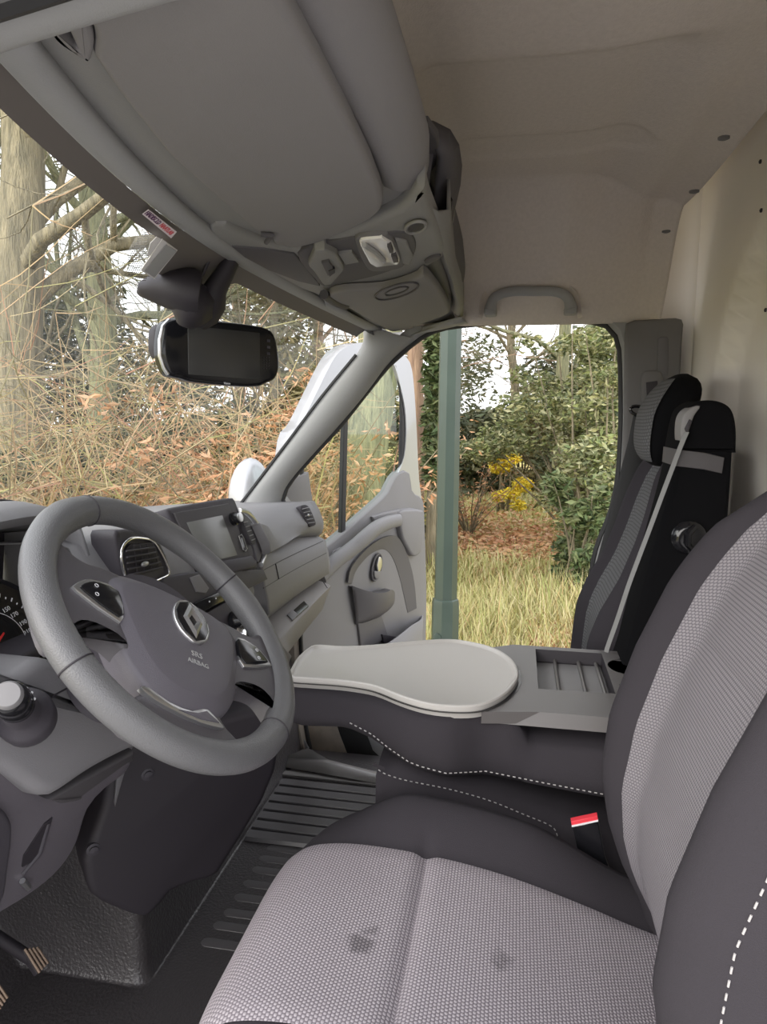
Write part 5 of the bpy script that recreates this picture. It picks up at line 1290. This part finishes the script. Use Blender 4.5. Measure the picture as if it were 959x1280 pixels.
# round vent right of the screen
vp_, vn_ = plane3(V(.14,.17,.84), V(.22,.178,.83), V(.18,.138,.73))
def R_(px, py, h=0): return QP(px, py, vp_+vn_*(h+.014), vn_)
vo = [(299,638),(309,641),(320,654),(329,672),(331,690),(326,706),(318,700),(308,672)]
obj('vent_surround', MB().tube(catmull([R_(x, y) for x, y in vo[:6]], 5), .006, 8), 'satin_metal', db, smooth=80, label='silver surround of the centre-right vent')
obj('vent_bowl', plate(resample(catmull([R_(x, y, .001) for x, y in [(299,641),(308,644),(318,656),(326,673),(328,690),(323,704),(319,690),(310,664)]], 3, True), 40, True), -vn_*.006, .002), 'dash_dark', db)
vv = [(303,648),(307,650),(319,670),(319,680),(315,680),(308,664)]
vb = obj('vent_core', plate([R_(x, y, .003) for x, y in vv], -vn_*.01, .001), 'dash_black', db)
for i in range(5): obj('vent_slat', MB().tube([R_(305+i*2.4, 653+i*5.6, .005), R_(310+i*2.2, 652+i*5.4, .005)], .0012, 5), 'dash_grey', vb)
# passenger end vent
en = V(-.42, -.85, .30).normalized(); ep = Q(385, 645, x=.675)
def E__(px, py, h=0): return QP(px, py, ep+en*h, en)
ve = obj('end_vent', plate(resample(catmull([E__(x, y, .004) for x, y in [(376,633),(383,631),(388,636),(395,653),(393,657),(386,657),(379,643)]], 3, True), 30, True), -en*.02, .002), 'dash_black', db, label='black louvred vent at the passenger end')
for i in range(5): obj('vent_slat', MB().tube([E__(378+i*1.9, 636.5+i*4.4, .006), E__(386+i*1.9, 634.5+i*4.6, .006)], .0014, 5), 'dash_grey', ve)
obj('vent_tab', MB().ball(E__(385.5, 644, .007), (.004, .003, .004), 10, 6), 'satin_metal', ve)
# left-centre vent with chrome frame
lp0_, ln0_ = plane3(Q(150,668,x=-.30), Q(200,674,x=-.19), Q(165,728,x=-.28))
def Lq(px, py, h=0): return QP(px, py, lp0_+ln0_*h, ln0_)
lo_ = [(144,668),(150,662),(170,662),(190,666),(203,682),(214,712),(212,720),(196,728),(164,734),(156,726),(150,705)]
lv = obj('driver_vent', plate(resample(catmull([Lq(x, y, .0) for x, y in lo_], 3, True), 50, True), -ln0_*.04, .005), 'dash_dark', db, smooth=45, label='driver side centre vent in a chrome frame')
obj('chrome_frame', MB().tube(resample(catmull([Lq(x, y, .003) for x, y in [(177,673),(165,673),(156,679),(152,688),(152,702),(157,722),(163,732),(180,731),(197,725),(211,717),(208,705),(198,686),(190,676)]], 4, True), 70, True), .0024, 8, closed=True), 'chrome', lv, smooth=80)
ci = [(163,680),(192,678),(204,710),(164,723),(157,702),(157,688)]
core = obj('vent_core', plate([Lq(x, y, .004) for x, y in ci], -ln0_*.006, .001), 'dash_black', lv)
for i in range(5): obj('vent_slat', MB().tube([Lq(158+i*.6, 689+i*7.5, .008), Lq(193+i*2.6, 684+i*6.3, .008)], .0016, 5), 'dash_dark', core)
for i in range(4): obj('vent_fin', MB().tube([Lq(167+i*8, 681-i*.6, .0065), Lq(172+i*9, 719-i*2.6, .0065)], .0009, 5), 'dash_dark', core)
obj('vent_tab', MB().ball(Lq(181, 705, .012), (.010, .004, .004), 12, 8), 'satin_metal', core)
# storage dark recess and switch strip below the vents
kp, kn_ = plane3(V(-.25,.155,.76), V(.12,.125,.76), V(-.06,.12,.64))
def K_(px, py, h=0): return QP(px, py, kp+kn_*h, kn_)
obj('stack_recess', plate([K_(x, y) for x, y in [(205,722),(240,715),(300,712),(330,712),(335,724),(300,742),(250,760),(215,765),(200,745)]], -kn_*.02, .003), 'dash_dark', db)
obj('stack_pocket', plate([K_(x, y, .002) for x, y in [(238,722),(250,718),(262,735),(258,742),(246,740)]], -kn_*.01, .002), 'dash_grey', db)
st_ = obj('switch_strip', plate([K_(x, y, .006) for x, y in [(244,754),(270,742),(292,731),(302,738),(280,752),(252,766)]], -kn_*.014, .002), 'gloss_black', db, label='glossy black switch strip')
for (x, y) in [(262,752),(270,748)]: obj('pictogram', MB().ball(K_(x, y, .007), (.0016, .0012, .0016), 8, 6), 'white_print', st_)
obj('stack_panel', plate([K_(x, y, .003) for x, y in [(255,768),(282,753),(305,740),(322,770),(318,800),(300,815),(280,800)]], -kn_*.014, .003), 'dash_dark', db, label='dark climate control panel')
dl = K_(298, 790, .004)
obj('dial', MB().lathe([(.026, 0), (.026, .010), (.022, .014), (.019, .026), (.015, .028)], K_(298, 794, .006), kn_, 28), 'chrome', db, smooth=40, label='chrome-ringed rotary dial')
obj('dial_face', MB().lathe([(.0155, .0265), (.0155, .0285), (.001, .029)], K_(298, 794, .006), kn_, 28), 'gloss_black', db, smooth=40)
obj('dial', MB().lathe([(.018, 0), (.018, .010), (.014, .014), (.011, .022), (.008, .024)], K_(291, 776, .004), kn_, 28), 'gloss_black', db, smooth=40, label='small black rotary dial')
obj('latch', plate([Q(x, y, x=.14) for x, y in [(303,731),(309,727),(315,733),(312,738),(314,745),(309,744)]], V(.03, .01, 0), .003), 'dash_grey', db)
# console side panels around the gear lever
obj('lower_fascia', plate([Q(312,806,x=.08), Q(342,790,x=.20), Q(366,820,x=.26), Q(352,850,x=.22), Q(345,905,x=.16), Q(318,905,x=.10)], V(.01,.05,0), .006), 'dash_beige', db)
# driver instrument cluster: hood, housing, gauge
HX0, HX1 = -.70, -.335
hood = []
for (yy, zz_) in [(.55,.86),(.34,.925),(.25,.936),(.215,.930),(.206,.919),(.212,.909),(.25,.905),(.33,.895)]:
    hood.append([V(HX0+(HX1-HX0)*i/16, yy+.02*((2*i/16-1)**2), zz_-.022*abs(2*i/16-1)**3) for i in range(17)])
obj('cluster_hood', MB().grid(hood), 'dash_grey', db, smooth=60, solid=.002, label='curved hood over the instruments')
seam('hood_seam', [V(HX0+(HX1-HX0)*i/16, .27+.02*((2*i/16-1)**2), .9375-.022*abs(2*i/16-1)**3) for i in range(17)], db, .0015)
m = MB(); m.grid([[V(HX0, .33, .895), V(HX1, .33, .88)], [V(HX0, .36, .80), V(HX1, .34, .80)], [V(HX0, .27, .715), V(HX1, .26, .715)]]); cf = obj('cluster_face', m, 'dash_black', db, smooth=0, label='black instrument face')
m = MB(); m.grid([[V(HX1+.002, .36, .90), V(HX1+.002, .215, .898)], [V(HX1+.006, .36, .80), V(HX1+.006, .19, .80)], [V(HX1, .36, .70), V(HX1, .17, .70)]]); obj('cluster_cheek', m, 'dash_grey', db, smooth=50, solid=.008)
obj('cluster_sill', plate([Q(-60,860,y=.20), Q(0,832,y=.20), Q(30,818,y=.20), Q(70,795,y=.20), Q(74,806,y=.20), Q(45,826,y=.20), Q(0,848,y=.20), Q(-60,875,y=.20)], V(0,.10,.01), .004), 'dash_dark', db)
gp_, gn_ = V(-.50,.27,.79), V(-.15,-.86,.40).normalized()
def G_(px, py, h=0): return QP(px, py, gp_+gn_*h, gn_)
gc = G_(-6, 808, .002); gu = (G_(20, 770, .002)-gc)
ga = obj('gauge', MB().lathe([(.001, -.004), (.085, -.004), (.088, 0), (.092, .004), (.095, 0)], gc-gn_*.002, gn_, 48), 'gloss_black', cf, smooth=40, label='round speedometer')
gx = V(1, 0, 0); gx = (gx-gn_*gx.dot(gn_)).normalized(); gy = gn_.cross(gx)
def GA(r, a, h=.003): return gc + gx*r*cos(a)+gy*r*sin(a)+gn_*h
for txt, (px, py) in (('150', (8, 762)), ('170', (18, 768.5)), ('190', (29, 778.5)), ('210', (34.5, 789.5))): textobj('numeral', txt, .0085, G_(px, py, .002), gx+gy*.12, gy, 'white_print', ga)
rN = (G_(29, 778.5)-gc).length
m = MB()
a0 = math.atan2((G_(34.5, 789.5)-gc).dot(gy), (G_(34.5, 789.5)-gc).dot(gx)); a1 = math.atan2((G_(8, 762)-gc).dot(gy), (G_(8, 762)-gc).dot(gx))
for i in range(-2, 9):
    a = a0+(a1-a0)*i/6; L0 = .003 if i % 2 else .0055
    p, q = GA(rN+.010, a), GA(rN+.010+L0, a); s_ = (GA(rN, a+.01)-GA(rN, a)).normalized()*.0009; m.add([p-s_, p+s_, q+s_, q-s_], [(0, 1, 2, 3)])
obj('gauge_ticks', m, 'white_print', ga, smooth=0)
m = MB()
for i in range(24):
    A, B = a0-.25+(a1-a0+.6)*i/24, a0-.25+(a1-a0+.6)*(i+1)/24; m.add([GA(rN-.012, A), GA(rN-.011, A), GA(rN-.011, B), GA(rN-.012, B)], [(0, 1, 2, 3)])
obj('gauge_arc', m, 'white_print', ga, smooth=0)
obj('needle', plate([G_(x, y, .008) for x, y in [(-8,808),(-6,812),(6,792),(5,790)]], -gn_*.002, 0), 'red_print', ga, label='red needle')
# column shroud
shp, shn = plane3(Q(0,870,x=-.60), Q(60,990,x=-.55), Q(168,932,x=-.40))
def H_(px, py, h=0): return QP(px, py, shp+shn*h, shn)
shr = [(-80,800),(0,846),(30,835),(58,822),(100,840),(150,870),(200,900),(200,925),(168,937),(120,962),(76,992),(62,996),(48,992),(0,962),(-80,925)]
col_ = obj('column_shroud', plate(resample(catmull([H_(x, y) for x, y in shr], 3, True), 80, True), -shn*.12, .016, 5), 'dash_grey', db, smooth=50, label='grey steering column shroud')
seam('shroud_seam', [H_(x, y, .0003) for x, y in [(55,878),(70,868),(92,856),(110,848)]], col_)
seam('shroud_seam', [H_(x, y, .0003) for x, y in [(0,915),(-20,925)]], col_)
obj('shroud_underside', plate([Q(x, y, x=xx) for x, y, xx in [(60,1000,-.54),(168,938,-.39),(168,950,-.36),(150,972,-.38),(112,1000,-.42),(80,1006,-.5)]], V(.02,.1,.02), .006), 'overhead_dark', db)
# wiper stalk with silver end
sc0 = Q(9, 868, x=-.665); sc1 = Q(30, 893, x=-.59); ax = (sc0-sc1).normalized(); Ls = (sc0-sc1).length
stk = thing('wiper_stalk', 'black column stalk with silver end cap pointing at the viewer', 'stalk', sc1)
obj('stalk_boot', MB().lathe([(.030, -.03), (.030, -.005), (.027, .002), (.020, .010), (.018, .02), (.017, Ls*.5)], sc1, ax, 28), 'dash_dark', stk, smooth=50)
obj('stalk_ring', MB().lathe([(.015, Ls*.45), (.0175, Ls*.48), (.0175, Ls*.62), (.0168, Ls*.63), (.0168, Ls*.65), (.0172, Ls*.66), (.0165, Ls*.90), (.014, Ls*.93)], sc1, ax, 32), 'gloss_black', stk, smooth=40)
obj('stalk_cap', MB().lathe([(.0135, Ls*.9), (.0135, Ls*.98), (.0115, Ls*1.01), (.001, Ls*1.015)], sc1, ax, 32), 'cap_silver', stk, smooth=40, label='silver end cap')
for q in range(3):
    a = .6+.4*q; pu = ax.cross(V(0, 0, 1)).normalized(); pw = ax.cross(pu)
    obj('stalk_mark', MB().ball(sc1+ax*Ls*.55+pu*-.0175*sin(a)-pw*.0175*cos(a), .0016, 8, 6), 'white_print', stk)
# lower driver dash: grey skirt with pocket
lw = [(-80,925),(0,958),(60,990),(110,972),(165,948),(158,968),(130,990),(112,1012),(100,1050),(84,1078),(62,1102),(30,1126),(0,1144),(-80,1190)]
wp_, wn_ = plane3(Q(0,960,x=-.60), Q(165,950,x=-.37), Q(0,1144,x=-.60)+V(0,.06,0))
def Wp(px, py, h=0): return QP(px, py, wp_+wn_*h, wn_)
obj('lower_skirt', plate(resample(catmull([Wp(x, y) for x, y in lw], 3, True), 80, True), -wn_*.05, .010, 4), 'dash_mid', db, smooth=50, label='curved lower skirt of the driver dash')
obj('skirt_pad', plate(resample(catmull([Wp(x, y, .012) for x, y in [(-60,990),(0,1012),(12,1022),(17,1040),(12,1085),(0,1135),(-60,1170)]], 3, True), 50, True), -wn_*.02, .006), 'dash_dark', db)
obj('skirt_pocket', plate([Wp(x, y, .002) for x, y in [(28,1084),(30,1070),(56,1030),(66,1022),(58,1050),(50,1072)]], -wn_*.004, 0), 'dash_black', db)
obj('skirt_rib', MB().tube([Wp(60, 1028, .0), Wp(50, 1066, .002), Wp(28, 1092, .0)], .0035, 8), 'dash_dark', db, smooth=80)
0 and obj('skirt_edge', MB().tube([Wp(x, y, -.002) for x, y in [(165,950),(140,980),(118,1000),(108,1030),(92,1062),(66,1098),(20,1130)]], .008, 8), 'dash_dark', db, smooth=80)
obj('bonnet_lever', MB().tube([Wp(28, 1101, .004), Wp(36, 1110, .004)], .004, 6), 'satin_metal', db)
# dark panel under the column
c0, c1, c2 = Q(105,1070,y=.26), Q(335,965,y=.03), Q(180,1150,y=.20)
pp_, pn_ = plane3(c0, c1, c2)
def Pp(px, py, h=0): return QP(px, py, pp_+pn_*h, pn_)
pa = [(165,930),(345,880),(352,930),(346,965),(330,1003),(305,1045),(274,1094),(262,1101),(240,1106),(215,1116),(200,1136),(184,1150),(165,1146),(128,1131),(112,1118),(107,1096),(104,1076),(112,1055),(128,1010),(135,965),(145,940)]
lp_ = obj('knee_panel', plate(resample([Pp(x, y) for x, y in pa], 90, True), -pn_*.09, .014, 4), 'dash_black', db, smooth=50, label='dark panel below the steering column')
MATS['knee'] = None
for (x, y) in [(185,968),(117,1062)]:
    q = Pp(x, y, .0); b_ = obj('panel_bolt', MB().lathe([(.011, -.004), (.011, .001), (.007, .002), (.007, .005), (.002, .006)], q, pn_, 16), 'dash_dark', lp_, smooth=40)
0 and obj('panel_edge', MB().tube([Pp(x, y, -.02) for x, y in [(360,930),(350,975),(330,1012),(300,1060),(276,1098)]], .012, 8), 'dash_black', db, smooth=80)
# side filler behind the shroud, dark
obj('dash_underside', plate([V(-.76,.27,.42), V(-.16,.27,.42), V(-.16,.56,.36), V(-.76,.56,.36)], V(0, 0, .30), .005), 'dash_black', db)
obj('firewall', plate([V(-.80,.62,-.02), V(.80,.62,-.02), V(.80,.62,.72), V(-.80,.62,.72)], V(0, .03, 0), 0), 'dash_black', db)

# ---- gear lever
gl_ = thing('gear_lever', 'gear lever gaiter with white stitching seen through the steering wheel', 'gear lever', (-.02, .08, .5))
b0 = Q(305, 915, x=-.02); t0 = Q(298, 862, x=-.03)
rings = []
for i in range(8):
    t = i/7; c = b0.lerp(t0, t); r = .045*(1-t)**1.3+.012
    rings.append([c+V(r*cos(a)*(abs(cos(a))**-.3 if abs(cos(a)) > .3 else 1), r*sin(a), 0) for a in [2*pi*k/24 for k in range(24)]])
obj('gaiter', MB().loft(rings), 'cloth_black', gl_, smooth=70)
obj('lever_knob', MB().lathe([(.010, -.01), (.011, .02), (.020, .035), (.023, .055), (.020, .072), (.010, .078), (.001, .079)], t0, (0, -.1, 1), 24), 'gloss_black', gl_, smooth=50)
stitches('stitching', [Q(298, 868, x=-.05), Q(300, 885, x=-.05), Q(300, 905, x=-.05), Q(300, 920, x=-.05)], gl_, r=.0006, L=.003, gap=.003)
stitches('stitching', [Q(303, 870, x=-.048), Q(304, 885, x=-.048), Q(305, 905, x=-.048), Q(306, 920, x=-.048)], gl_, r=.0006, L=.003, gap=.003)
obj('gaiter_surround', plate([Q(x, y, x=.06) for x, y in [(302,870),(306,868),(330,896),(330,906),(326,906),(304,882)]], V(.02, .0, 0), .002), 'dash_beige', gl_)

# ------------------------------------------------------------------ steering wheel
swh = thing('steering_wheel', 'grey leather steering wheel turned to the right with diamond badge', 'steering wheel', (-.472, 0, .799))
wc = V(-.472, 0, .799); TL = .84; RO = -radians(45)
wn2 = V(0, -sin(TL), cos(TL)); wu = V(1, 0, 0)*cos(RO)+V(0, cos(TL), sin(TL))*sin(RO); wv = -V(1, 0, 0)*sin(RO)+V(0, cos(TL), sin(TL))*cos(RO)
def WH(a, b, h=0): return wc + wu*a + wv*b + wn2*h
RC, RT = .1765, .0185
def rimring(a, k=1.0):
    d = wu*cos(a)+wv*sin(a); dg = math.degrees(a) % 360
    th = 1.0 + .10*max(0, 1-min(abs(dg-35), abs(dg-145))/18) 
    return [wc + d*(RC+RT*1.0*th*k*cos(q)) + wn2*(RT*.92*th*k*sin(q)) for q in [2*pi*j/20 for j in range(20)]]
arcs = [(49, 130, 'rim_leather'), (130, 220, 'rim_leather'), (220, 320, 'rim_leather'), (320, 409, 'rim_leather')]
N_ = 144
m = MB(); m.grid([rimring(2*pi*i/N_) for i in range(N_)], closed_u=True, closed_v=True); rim = obj('rim', m, 'leather_grey', swh, smooth=80)
for dg in (49, 130, 220, 320):
    a = radians(dg); rg_ = rimring(a, 1.006); obj('rim_seam', MB().tube(rg_, .0011, 5, closed=True), 'dash_black', rim, smooth=80)
def wplate(pts, h0, h1, bev=.004, seg=3, k=4, n=None, closed=True):
    P = catmull([WH(a, b, h0) for a, b in pts], k, True) if k > 1 else [WH(a, b, h0) for a, b in pts]
    return plate(P, -wn2*(h0-h1), bev, seg)
# side spokes
for s_ in (-1, 1):
    sp_ = [(.178,.048),(.164,.056),(.150,.049),(.138,.040),(.120,.036),(.098,.040),(.070,.030),(.070,-.070),(.092,-.066),(.112,-.063),(.127,-.066),(.137,-.078),(.146,-.092),(.160,-.094),(.172,-.060),(.178,0)]
    dx_ = 0.0 if s_ > 0 else .012; dy_ = 0.0 if s_ > 0 else -.009
    o = obj('spoke', wplate([(a*s_, b) for a, b in sp_], .006, -.020, .009, 4, 3), 'spoke_grey', swh, smooth=60)
    bt = [(.100,.016),(.124,.016),(.140,.009),(.153,-.006),(.150,-.014),(.098,-.034),(.094,-.01)]
    c_ = obj('switch_frame', wplate([(a*s_+dx_, b+dy_) for a, b in bt], .0095, .0, .002, 2, 2), 'satin_metal', o, label='silver frame of the switches')
    bt2 = [(.098,.011),(.122,.012),(.136,.006),(.146,-.005),(.142,-.012),(.100,-.029),(.093,-.01)]
    d_ = obj('switch_pad', wplate([(a*s_+dx_, b+dy_) for a, b in bt2], .0115, .0, .002, 2, 2), 'gloss_black', c_, label='black switch pad')
    for (a, b) in ((.128, .003), (.128, -.010)):
        obj('pictogram', MB().tube([WH((a+.0022*cos(t))*s_+dx_, b+.0022*sin(t)+dy_, .0122) for t in [2*pi*k/10 for k in range(10)]], .0004, 4, closed=True), 'white_print', d_, smooth=80)
# lower spoke with silver blades
ls = [(-.070,-.110),(-.078,-.135),(-.085,-.165),(-.06,-.178),(0,-.185),(.06,-.178),(.085,-.165),(.078,-.135),(.070,-.110),(.055,-.104),(0,-.098),(-.055,-.104)]
obj('lower_spoke', wplate([(-.066,-.125),(-.085,-.158),(-.05,-.172),(0,-.178),(.05,-.172),(.085,-.158),(.055,-.130),(.035,-.105),(-.035,-.105),(-.05,-.115)], .002, -.02, .008, 4, 3), 'spoke_grey', swh, smooth=60)
obj('spoke_trim', wplate([(-.066,-.120),(-.050,-.130),(-.022,-.137),(.010,-.141),(.040,-.139),(.042,-.134),(.026,-.120),(.018,-.118),(.0,-.128),(-.03,-.126),(-.055,-.116)], .0065, -.0, .002, 2, 2), 'satin_metal', swh, label='satin silver blade on the lower spoke')
obj('spoke_inlay', wplate([(.006,-.130),(.020,-.123),(.036,-.134),(.010,-.137),(-.02,-.134)], .0078, .004, .001, 2, 1), 'hub_grey', swh)
# hub (airbag cover), domed
hp = [(0,.050),(.035,.049),(.070,.043),(.092,.034),(.103,.020),(.104,.004),(.099,-.020),(.090,-.050),(.076,-.085),(.060,-.108),(.044,-.122),(.022,-.130),(0,-.132)]
hp = hp + [(-a, b) for a, b in hp[-2:0:-1]]
HP = resample(catmull([V(a, b, 0) for a, b in hp], 4, True), 96, True); hc_ = V(0, -.028, 0)
rings = []
for (k, h) in [(.97, -.030), (1.0, -.012), (1.0, -.002), (.985, .002), (.955, .004), (.80, .0125), (.775, .0133), (.6, .0142), (.4, .0148), (.2, .015), (.02, .0152)]:
    rings.append([WH(hc_.x+(p.x-hc_.x)*k, hc_.y+(p.y-hc_.y)*k, h) for p in HP])
hub = obj('airbag_cover', MB().loft(rings), 'hub_grey', swh, smooth=70)
# raised side facets of the cover
def hub_h(a, b):
    best = 0
    for i in range(len(HP)):
        pass
    return .0150
# badge
bx, by_ = .0115, -.004
def B_(a, b, h): return WH(bx+a, by_+b, h)
bo = [(-.016,.030),(.010,.033),(.026,.012),(.028,-.006),(.012,-.030),(-.012,-.033),(-.028,-.010),(-.026,.008)]
bo = [(0,.036),(.018,.026),(.027,.008),(.027,-.008),(.018,-.026),(0,-.036),(-.018,-.026),(-.027,-.008),(-.027,.008),(-.018,.026)]
bdg = obj('badge_rim', plate(resample(smooth_poly([B_(a, b, .0185) for a, b in bo], 1), 60, True), -wn2*.006, .002), 'satin_metal', hub, label='silver rimmed badge')
obj('badge_field', plate([B_(a*.88, b*.88, .0195) for a, b in bo], -wn2*.003, .0008), 'gloss_black', bdg)
dm_o = [(0,.030),(.0155,0),(0,-.030),(-.0155,0)]; dm_i = [(0,.009),(.006,0),(0,-.009),(-.006,0)]
dm_m = [(0,.020),(.0105,0),(0,-.020),(-.0105,0)]
m = MB(); m.grid([[B_(a, b, .019) for a, b in dm_o], [B_(a, b, .0225) for a, b in dm_m], [B_(a, b, .0195) for a, b in dm_i]], closed_u=True)
obj('badge_diamond', m, 'satin_metal', bdg, smooth=0, label='chrome diamond')
textobj('embossed_text', 'SRS', .011, WH(.012, -.054, .0156), wu, wv, 'print_grey', hub)
textobj('embossed_text', 'AIRBAG', .009, WH(.012, -.066, .0154), wu, wv, 'print_grey', hub)
# hub underside and column
obj('hub_back', MB().lathe([(.085, -.012), (.075, -.035), (.05, -.07), (.045, -.14)], wc, wn2, 28), 'dash_dark', swh, smooth=50)

# ------------------------------------------------------------------ footwell: pedals, mats, slots
def pedal(name, pts, y0, label, armto):
    p0, n0 = V(*y0), V(-.2, -.75, .63).normalized(); P = [QP(x, y, p0, n0) for x, y in pts]
    t = thing(name, label, 'pedal', P[0]); c = sum(P, Vector())/len(P)
    pd_ = obj('pedal_pad', plate(P, -n0*.012, .004), 'dash_black', t)
    a, b, c_, d = P
    for i in range(4):
        f = .12+.25*i; obj('pad_rib', MB().tube([a.lerp(b, f)+n0*.002, d.lerp(c_, f)+n0*.002], .0022, 6), 'rib_brown', pd_, smooth=80)
    obj('pedal_arm', MB().tube([c-n0*.012, c+V(-.02, .06, .05), V(*armto)], .010, 10), 'dash_black', t, smooth=80)
mat('rib_brown', (0.30, 0.21, 0.15), 0.45)
pedal('accelerator_pedal', [(28,1187),(48,1184),(61,1203),(47,1218)], (-.27, .36, .12), 'small black ribbed accelerator pedal in the footwell', (-.32, .52, .36))
pedal('brake_pedal', [(-34,1226),(-4,1224),(10,1246),(-2,1264)], (-.38, .33, .14), 'ribbed brake pedal cut by the left edge of the picture', (-.42, .5, .36))
# ribbed mat
rb = thing('rubber_mat', 'ribbed dark rubber mat on the passenger floor beside the step', 'floor mat', (.45, .05, .0))
c = [Q(322,1032,z=.004), Q(347,968,z=.004), Q(476,990,z=.004), Q(450,1066,z=.004)]
x0_, x1_ = .30, .60
m = MB(); rows = []
for i in range(99):
    x = x0_+(x1_-x0_)*i/98; ph = (i % 14)/14; z = .006+(.009 if .12 < ph < .88 else -.002)
    rows.append([V(x, y, z if -.10 < y < .235 else .006) for y in [-.14, -.101, -.099, -.05, 0, .06, .12, .18, .233, .237, .25]])
m.grid(rows); obj('ribbed_field', m, 'mat_smooth', rb, smooth=30)
m = MB(); m.box((.655, .06, .008), (.075, .40, .012)); obj('mat_border', m, 'mat_plain', rb, bevel=.003) if False else obj('mat_border', m, 'step_grey', rb, bevel=.003)
for (x, y) in [(361,961),(467,975)]:
    q = Q(x, y, z=.015); obj('mat_hole', MB().lathe([(.008, 0), (.008, .001), (.001, .001)], q, (0, 0, 1), 14), 'dash_black', rb)
# pressed oval grip pads in the driver side floor
for i, (x, y) in enumerate([(334,1059),(324,1072),(315,1086),(304,1103),(293,1120),(280,1139),(267,1155),(252,1176)]):
    q = Q(x, y, z=.006); L0 = .10; w = .0125
    ovl = [q+V(w*sin(t), -w*.8*cos(t)-.0, 0) if False else V(q.x+w*cos(t), q.y-w+ (w*sin(t) if sin(t) > 0 else w*sin(t)-L0), .006) for t in [2*pi*k/24 for k in range(24)]]
    g_ = obj('grip_pad', plate(ovl, V(0, 0, -.005), .0015), 'mat_smooth', floor)
    obj('pad_groove', MB().tube([p+V((p.x-q.x)*.12, 0, -.0035) for p in ovl], .0022, 6, closed=True), 'seal_rubber', g_, smooth=80)
# metal step edge beyond the mat
m = MB(); m.grid([[Q(x, y, z=z) for x, y, z in r] for r in ([(350,958,.02),(400,966,.02),(475,980,.02)], [(352,948,.03),(402,952,.03),(480,972,.03)], [(385,935,.06),(410,950,.03),(482,968,.02)])]); obj('step_plate', m, 'step_grey', rb, smooth=50, solid=.003)
